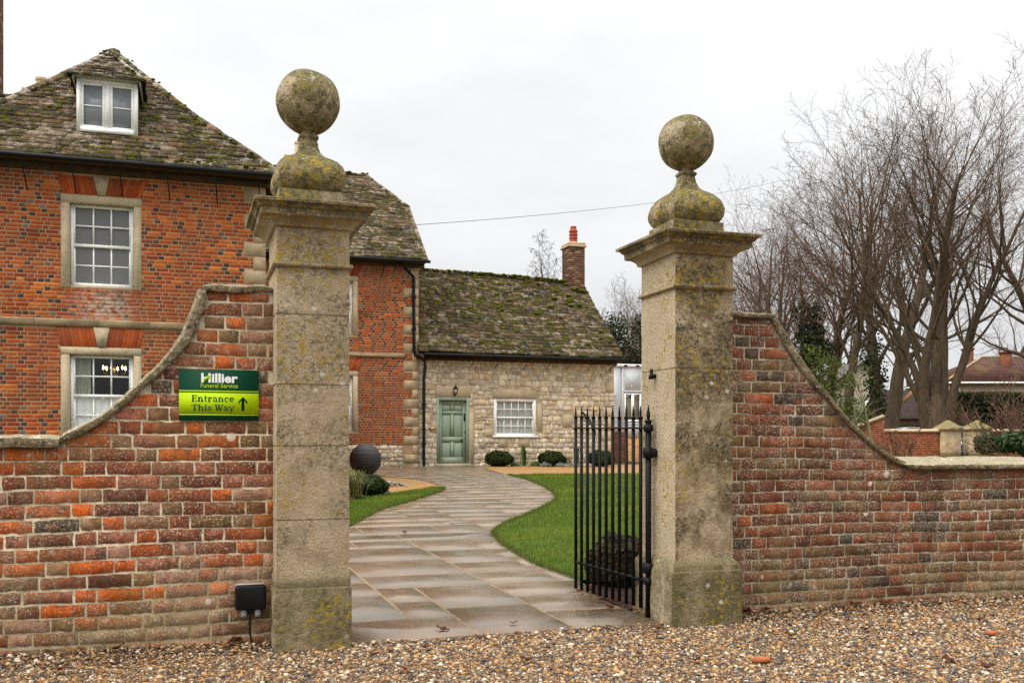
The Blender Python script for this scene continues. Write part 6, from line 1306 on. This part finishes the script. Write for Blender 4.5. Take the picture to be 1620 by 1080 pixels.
# cars
def car(label, loc, rz, colr, group=None):
    o = thing('parked_car', label, 'car', loc, 'V', rz); paint = flat('car_paint', colr, .25, Coat_Weight=.6)
    L = 4.2; prof = [(-2.1, .35), (-2.1, .75), (-2.02, .95), (-1.75, 1.02), (-1.35, 1.42), (-.9, 1.50), (.1, 1.50), (.5, 1.42), (1.05, 1.00), (1.75, .86), (2.05, .70), (2.1, .35)]
    mb = MB()
    def hw(z): return .86 if z < .95 else .86-.30*(z-.95)
    n = len(prof); mb.rings([[(x*(.97 if s in (0, 4) else 1), yy*hw(z), z-(.02 if s in (0, 4) else 0)) for x, z in prof] for s, yy in enumerate((-1, -.9, 0, .9, 1))])
    b_ = link('body', mb.mesh(paint), o); smooth_angle(b_, 35)
    mb = MB(); mb.rings([[(x, yy*(hw(z)+.004), z) for x, z in ((-1.55, 1.06), (-1.28, 1.40), (-.9, 1.455), (.1, 1.455), (.45, 1.38), (.92, 1.03))] for yy in (-1, 1)]); link('side_glass', mb.mesh(M['plastic']), o)
    mb = MB(); mb.add([(1.08, -.66, 1.015), (1.08, .66, 1.015), (.54, .60, 1.42), (.54, -.60, 1.42)], [(0, 1, 2, 3)]); mb.v = [(x+.015, y, z+.012) for x, y, z in mb.v]; link('windscreen', mb.mesh(flat('dark_glass', (.03, .035, .04), .05)), o)
    for sx in (-1.3, 1.32):
        for sy in (-.80, .80):
            mb = MB(); mb.lathe((0, 0), [(.19, -.1), (.30, -.1), (.32, -.06), (.32, .06), (.30, .1), (.19, .1)], 18); mb.v = [(sx+a, sy+c, .32+b) for a, b, c in mb.v]; w_ = link('wheel', mb.mesh(M['plastic']), o)
            mb = MB(); mb.lathe((0, 0), [(.02, -.085), (.19, -.09), (.19, .09), (.02, .085)], 14); mb.v = [(sx+a, sy+c, .32+b) for a, b, c in mb.v]; link('rim', mb.mesh(M['greyplastic']), w_)
    for sy in (-.62, .62): mb = MB(); mb.bbox(1.92, 2.11, sy-.18, sy+.18, .64, .80, .03); link('headlight', mb.mesh(flat('lamp_glass', (.75, .77, .8), .1)), o)
    mb = MB(); mb.box(2.08, 2.105, -.4, .4, .42, .56); link('grille', mb.mesh(M['plastic']), o); return o
car('silver-blue car whose roof shows above the low boundary wall', (wx(1449, 50), 50, .55), .25, (.32, .38, .46))
car('dark car with a bright headlamp glimpsed between the far gate piers', (wx(1530, 43), 43.6, GZ), -1.75, (.02, .022, .025))
# tiled house on the right
YH = 75.0; xl, xr = wx(1494, YH), wx(1690, YH); ze, zr = wz(604, YH), wz(556, YH); xm0, xm1 = wx(1557, YH+4), wx(1625, YH+4)
hb = thing('tiled_house', 'buff house with brown tiled hipped roof and two chimneys at the right edge', 'house', ((xl+xr)/2, YH, GZ), 'V'); bx = (xl+xr)/2
mb = MB(); mb.box(xl-bx+.4, xr-bx-.4, .4, 8.4, 0, ze-GZ); link('wall', mb.mesh(plain('buff_render', (.46, .36, .25), .9, .1, 1)), hb)
def mk_tile():
    q = G('brown_roof_tile'); v = q.n('ShaderNodeTexBrick'); v.inputs['Color1'].default_value = (.115, .052, .040, 1); v.inputs['Color2'].default_value = (.085, .042, .036, 1); v.inputs['Mortar'].default_value = (.03, .018, .015, 1); v.inputs['Scale'].default_value = 1; v.inputs['Brick Width'].default_value = .3; v.inputs['Row Height'].default_value = .28; v.inputs['Mortar Size'].default_value = .02
    m_ = q.n('ShaderNodeMapping'); q.set(m_.inputs[0], q.co); m_.inputs['Rotation'].default_value = (R(90), 0, 0); q.t.links.new(m_.outputs[0], v.inputs['Vector'])
    c = q.mix(q.mul(q.step(q.noise(.5, 4), .52, .66), .5), v.outputs[0], (.12, .10, .03)); return q.out(c, .85, v.outputs['Fac'], .02)
mt = mk_tile(); e0 = ze-GZ; r0_ = zr-GZ
mb = MB(); a_, b_, c_, d_ = (xl-bx, 0, e0), (xr-bx, 0, e0), (xr-bx, 8.8, e0), (xl-bx, 8.8, e0); m0_, m1_ = (xm0-bx, 4.4, r0_), (xm1-bx, 4.4, r0_)
mb.add([a_, b_, c_, d_, m0_, m1_], [(0, 1, 5, 4), (2, 3, 4, 5), (3, 0, 4), (1, 2, 5), (3, 2, 1, 0)]); rf_ = link('roof', mb.mesh(mt), hb)
mb = MB(); mb.tube([a_, m0_], .085, 6); mb.tube([b_, m1_], .085, 6); mb.tube([m0_, m1_], .085, 6); link('hip_tiles', mb.mesh(plain('lichened_hip_tile', (.36, .30, .17), .9, .4, 2)), hb)
mb = MB(); mb.box(xl-bx, xr-bx, -.06, -.002, e0-.12, e0+.02); mb.box(xl-bx-.06, xl-bx-.002, 0, 8.8, e0-.12, e0+.02); link('fascia', mb.mesh(M['white']), hb)
for px, py, Yo in ((1531, 545, 6.5), (1591, 550, 3.0)):
    x = wx(px, YH+Yo)-bx; zt_ = wz(py+6, YH+Yo)-GZ; mb = MB(); mb.box(x-.32, x+.32, Yo-.35, Yo+.35, e0+.4, zt_-.15, (.20, .08, .05)); mb.bbox(x-.4, x+.4, Yo-.43, Yo+.43, zt_-.15, zt_, .03, (.16, .07, .05)); c_ = link('chimney', mb.mesh(plain('chimney_brick', (.20, .075, .045), .9, .25, 3)), hb)
    mb = MB(); mb.lathe((x, Yo), [(.16, zt_), (.13, zt_+.3), (.17, zt_+.32), (.1, zt_+.33)], 10); link('chimney_pot', mb.mesh(M['buff']), c_)
x0, x1 = wx(1505, YH)-bx, wx(1521, YH)-bx; z0, z1 = wz(621, YH)-GZ, wz(606.5, YH)-GZ; mb = MB()
for k in range(4): q = x0+(x1-x0)*k/3; mb.box(q-.04, q+.04, .34, .44, z0, z1)
mb.box(x0-.04, x1+.04, .345, .44, z0-.06, z0+.02); mb.box(x0-.04, x1+.04, .345, .44, z1-.06, z1); w_ = link('window', mb.mesh(M['white']), hb); mb = MB(); mb.box(x0, x1, .38, .39, z0, z1); link('pane', mb.mesh(flat('dim_pane', (.06, .07, .08), .1)), w_)
# dark barn with orange bargeboard, pale gabled house
YN = 62.0; bx = wx(1432, YN); hb = thing('dark_barn', 'dark brown roofed outbuilding with a pale orange bargeboard between tree trunks', 'barn', (bx, YN, GZ), 'V'); xa, xb = wx(1413, YN)-bx, wx(1476, YN)-bx; ez, rz_ = wz(662, YN)-GZ, wz(612, YN)-GZ
mb = MB(); mb.box(xa+.2, xb-.2, .3, 6, 0, ez); link('wall', mb.mesh(plain('barn_brick', (.26, .13, .085), .9, .2, 2)), hb)
mb = MB(); mb.add([(xa, 0, ez), (xb, 0, ez), (xb, 3.2, rz_), (xa, 3.2, rz_), (xa, 6.4, ez), (xb, 6.4, ez)], [(0, 1, 2, 3), (3, 2, 5, 4), (0, 3, 4), (1, 5, 2)]); link('roof', mb.mesh(plain('dark_tiles', (.045, .030, .026), .9, .3, 3)), hb)
pA, pB = onY(1430, 634, YN-2), onY(1452, 613, YN-2); mb = MB(); q_ = Vector((bx, YN, GZ)); d_ = Vector((0, 0, .16)); mb.add([tuple(v-q_) for v in (pA-d_, pB-d_, pB+d_, pA+d_)]+[tuple(v-q_+Vector((0, .06, 0))) for v in (pA-d_, pB-d_, pB+d_, pA+d_)], [(0, 1, 2, 3), (7, 6, 5, 4), (0, 4, 5, 1), (1, 5, 6, 2), (2, 6, 7, 3), (3, 7, 4, 0)]); link('bargeboard', mb.mesh(plain('orange_board', (.52, .28, .13), .7)), hb)
YG = 70.0; bx = wx(1362, YG); hb = thing('pale_house', 'cream rendered house with a pitched gable glimpsed between the tree trunks', 'house', (bx, YG, GZ), 'V')
xa, xb, xm = wx(1325, YG)-bx, wx(1397, YG)-bx, wx(1368, YG)-bx; ez, rz_ = wz(600, YG)-GZ, wz(572, YG)-GZ
mb = MB(); mb.prism([(xa, 0), (xb, 0), (xb, ez), (xm, rz_), (xa, ez)], 0, 8); link('wall', mb.mesh(plain('cream_render', (.36, .32, .25), .9, .08, 1)), hb)
mb = MB(); mb.add([(xa-.3, -.3, ez-.2), (xm, -.3, rz_+.12), (xm, 8.2, rz_+.12), (xa-.3, 8.2, ez-.2), (xb+.3, -.3, ez-.2), (xb+.3, 8.2, ez-.2)], [(0, 1, 2, 3), (1, 4, 5, 2)]); link('roof', mb.mesh(plain('grey_tiles', (.14, .12, .11), .9, .2, 2)), hb)
x = wx(1380, YG)-bx; mb = MB(); mb.box(x-.5, x+.5, -.04, .05, wz(648, YG)-GZ, wz(634, YG)-GZ); w_ = link('window', mb.mesh(M['white']), hb); mb = MB(); mb.box(x-.42, x+.42, -.06, -.041, wz(646, YG)-GZ, wz(636, YG)-GZ); link('pane', mb.mesh(flat('dim_pane_b', (.06, .07, .08), .1)), w_)
# hedges
def hedge(label, x0, x1, Y, th, z1, n, pal, ls=.09):
    o = thing('hedge', label, 'hedge', ((x0+x1)/2, Y, GZ), 'V'); hx_, h = (x1-x0)/2, z1-GZ
    mb = MB(); mb.box(-hx_+.15, hx_-.15, .2, th-.2, -.2, h-.15); link('shade_core', mb.mesh(M['core']), o)  # solid dark block, coloured as the shade within the hedge
    P_ = np.stack([nr.uniform(-hx_, hx_, n), np.where(nr.uniform(0, 1, n) < .75, nr.uniform(-.1, .25, n), nr.uniform(0, th, n)), nr.uniform(0, h, n)], 1); top = P_[:, 1] > .25; P_[top, 2] = h-nr.uniform(-.08, .2, top.sum())
    P_[:, 1] += .18*np.sin(P_[:, 0]*1.9)*np.sin(P_[:, 2]*2.3); N_ = np.where(top[:, None], np.array([0, -.3, 1.0]), np.array([0, -1.0, .25]))
    V, F, T = leafcloud(P_, N_, ls, pal, [4, 3, 2, 1]); link('foliage', npmesh(V, F, T, False, [M['leaf']]), o)
hedge('tall dark clipped conifer hedge in front of the tiled house', wx(1484, 62), wx(1690, 62), 62, 2.0, wz(621, 62), 16000, [(.022, .034, .010), (.034, .046, .014), (.05, .06, .02), (.05, .035, .02)], .11)
hedge('low clipped green hedge behind the silver-blue car', wx(1395, 54), wx(1482, 54), 54, 1.0, wz(671, 54), 5000, [(.05, .055, .018), (.035, .045, .014), (.07, .07, .028), (.06, .045, .025)], .06)
hedge('long brown-green field hedge far behind the bare trees', wx(1040, 110), wx(1420, 110), 110, 2.5, wz(650, 110), 9000, [(.05, .045, .024), (.035, .036, .018), (.065, .05, .032), (.05, .03, .024)], .2)
# shrubs in the right-hand garden
def bshrub(label, px, py, Y, seed, H=2.2, n=9, twig='twig_red', z=GZ, sp=.5):
    r = random.Random(seed); P_ = dict(seg=[6, 5, 4, 3], jit=[.08, .12, .15, .2], up=[.02, .05, .05, .04], tip=[.25, .3, .4, .5], n=[7, 5, 4], st=[.25, .2, .15], ang=[.6, .65, .7], len=[.45, .55, .5], rr=[.6, .6, .6]); P_['H'] = H; P_['L0'] = [H, H*.3, H*.15, 1]; out = [[] for _ in range(4)]
    o = thing('bare_shrub', label, 'shrub', (wx(px, Y), Y, z), 'V')
    for k in range(n): a = r.uniform(0, 6.28); q = r.uniform(.1, 1)*sp; grow(r, Vector((math.cos(a)*.12, math.sin(a)*.12, -.05)), Vector((math.cos(a)*q, math.sin(a)*q, 1)).normalized(), H*r.uniform(.75, 1.05), .02, 0, P_, out)
    V, F = tubes(out[0]+out[1], 5); V2_, F2_ = tubes(out[2]+out[3], 3); link('branchwork', npmesh(np.vstack([V, V2_]), np.vstack([F, F2_+len(V)]), None, False, [M[twig]]), o)
bshrub('wide reddish bare shrub at the right edge above the wall coping', 1640, 715, 20, 71, 2.0, 12, sp=1.0); bshrub('upright bare shrub behind the far low brick wall', 1512, 690, 41, 74, 3.0, 6); bshrub('thin straggly bare shrub in front of the far boundary wall', 1420, 720, 24, 77, 1.1, 6, 'twig')
RH = [(.035, .065, .022), (.025, .048, .018), (.055, .085, .032), (.08, .10, .05)]
def rhodo(label, px, py, w_, h_, Y, n):
    p = onY(px, py, Y); cl = []
    for k in range(9): cl.append((rr.uniform(-.5, .5)*w_*Y/FPX, rr.uniform(-.2, .2), h_*Y/FPX*rr.uniform(.35, .9), w_*.36*Y/FPX, w_*.3*Y/FPX, h_*.4*Y/FPX))
    leafy('evergreen_shrub', label, 'shrub', (p.x, Y, .42), [(a, b, c+max(0, p.z-.42), d, e_, f) for a, b, c, d, e_, f in cl], n, .06, RH, [3, 3, 2, 1], asp=.38, stem=[([(0, 0, 0), (.05, 0, .3)], [.02, .01])])
rhodo('glossy dark green shrub in front of the right far gate pier', 1560, 722, 40, 30, 23, 1500); rhodo('blue-green evergreen shrub left of the right edge behind the wall', 1604, 724, 46, 46, 19, 1500)
# lamp post and overhead cable
x = wx(1498.5, 47); lp = thing('lamp_post', 'thin grey metal post beside the many-stemmed lime', 'post', (x, 47, GZ), 'V'); zt_ = wz(590, 47)-GZ
mb = MB(); mb.lathe((0, 0), [(.10, -.1), (.10, 1.2), (.065, 1.25), (.055, zt_), (.03, zt_+.02)], 10); link('post', mb.mesh(plain('galvanised_steel', (.34, .36, .38), .5, .1), (0, 0, 0), True), lp)
mb = MB(); mb.box(-.05, .05, -.11, -.095, .4, .8); link('access_door', mb.mesh(M['greyplastic']), lp)
a_ = onY(655, 356, 33); b_ = onY(1240, 285, 72); pts = [a_.lerp(b_, k/24)-Vector((0, 0, 1.0*(1-(2*k/24-1)**2)*.35)) for k in range(25)]
mb = MB(); mb.tube([p-a_ for p in pts], .009, 5); mb.solo('overhead_cable', M['black'], tuple(a_), 'thin black overhead cable from the house roof towards the bare trees', 'cable', 'V')
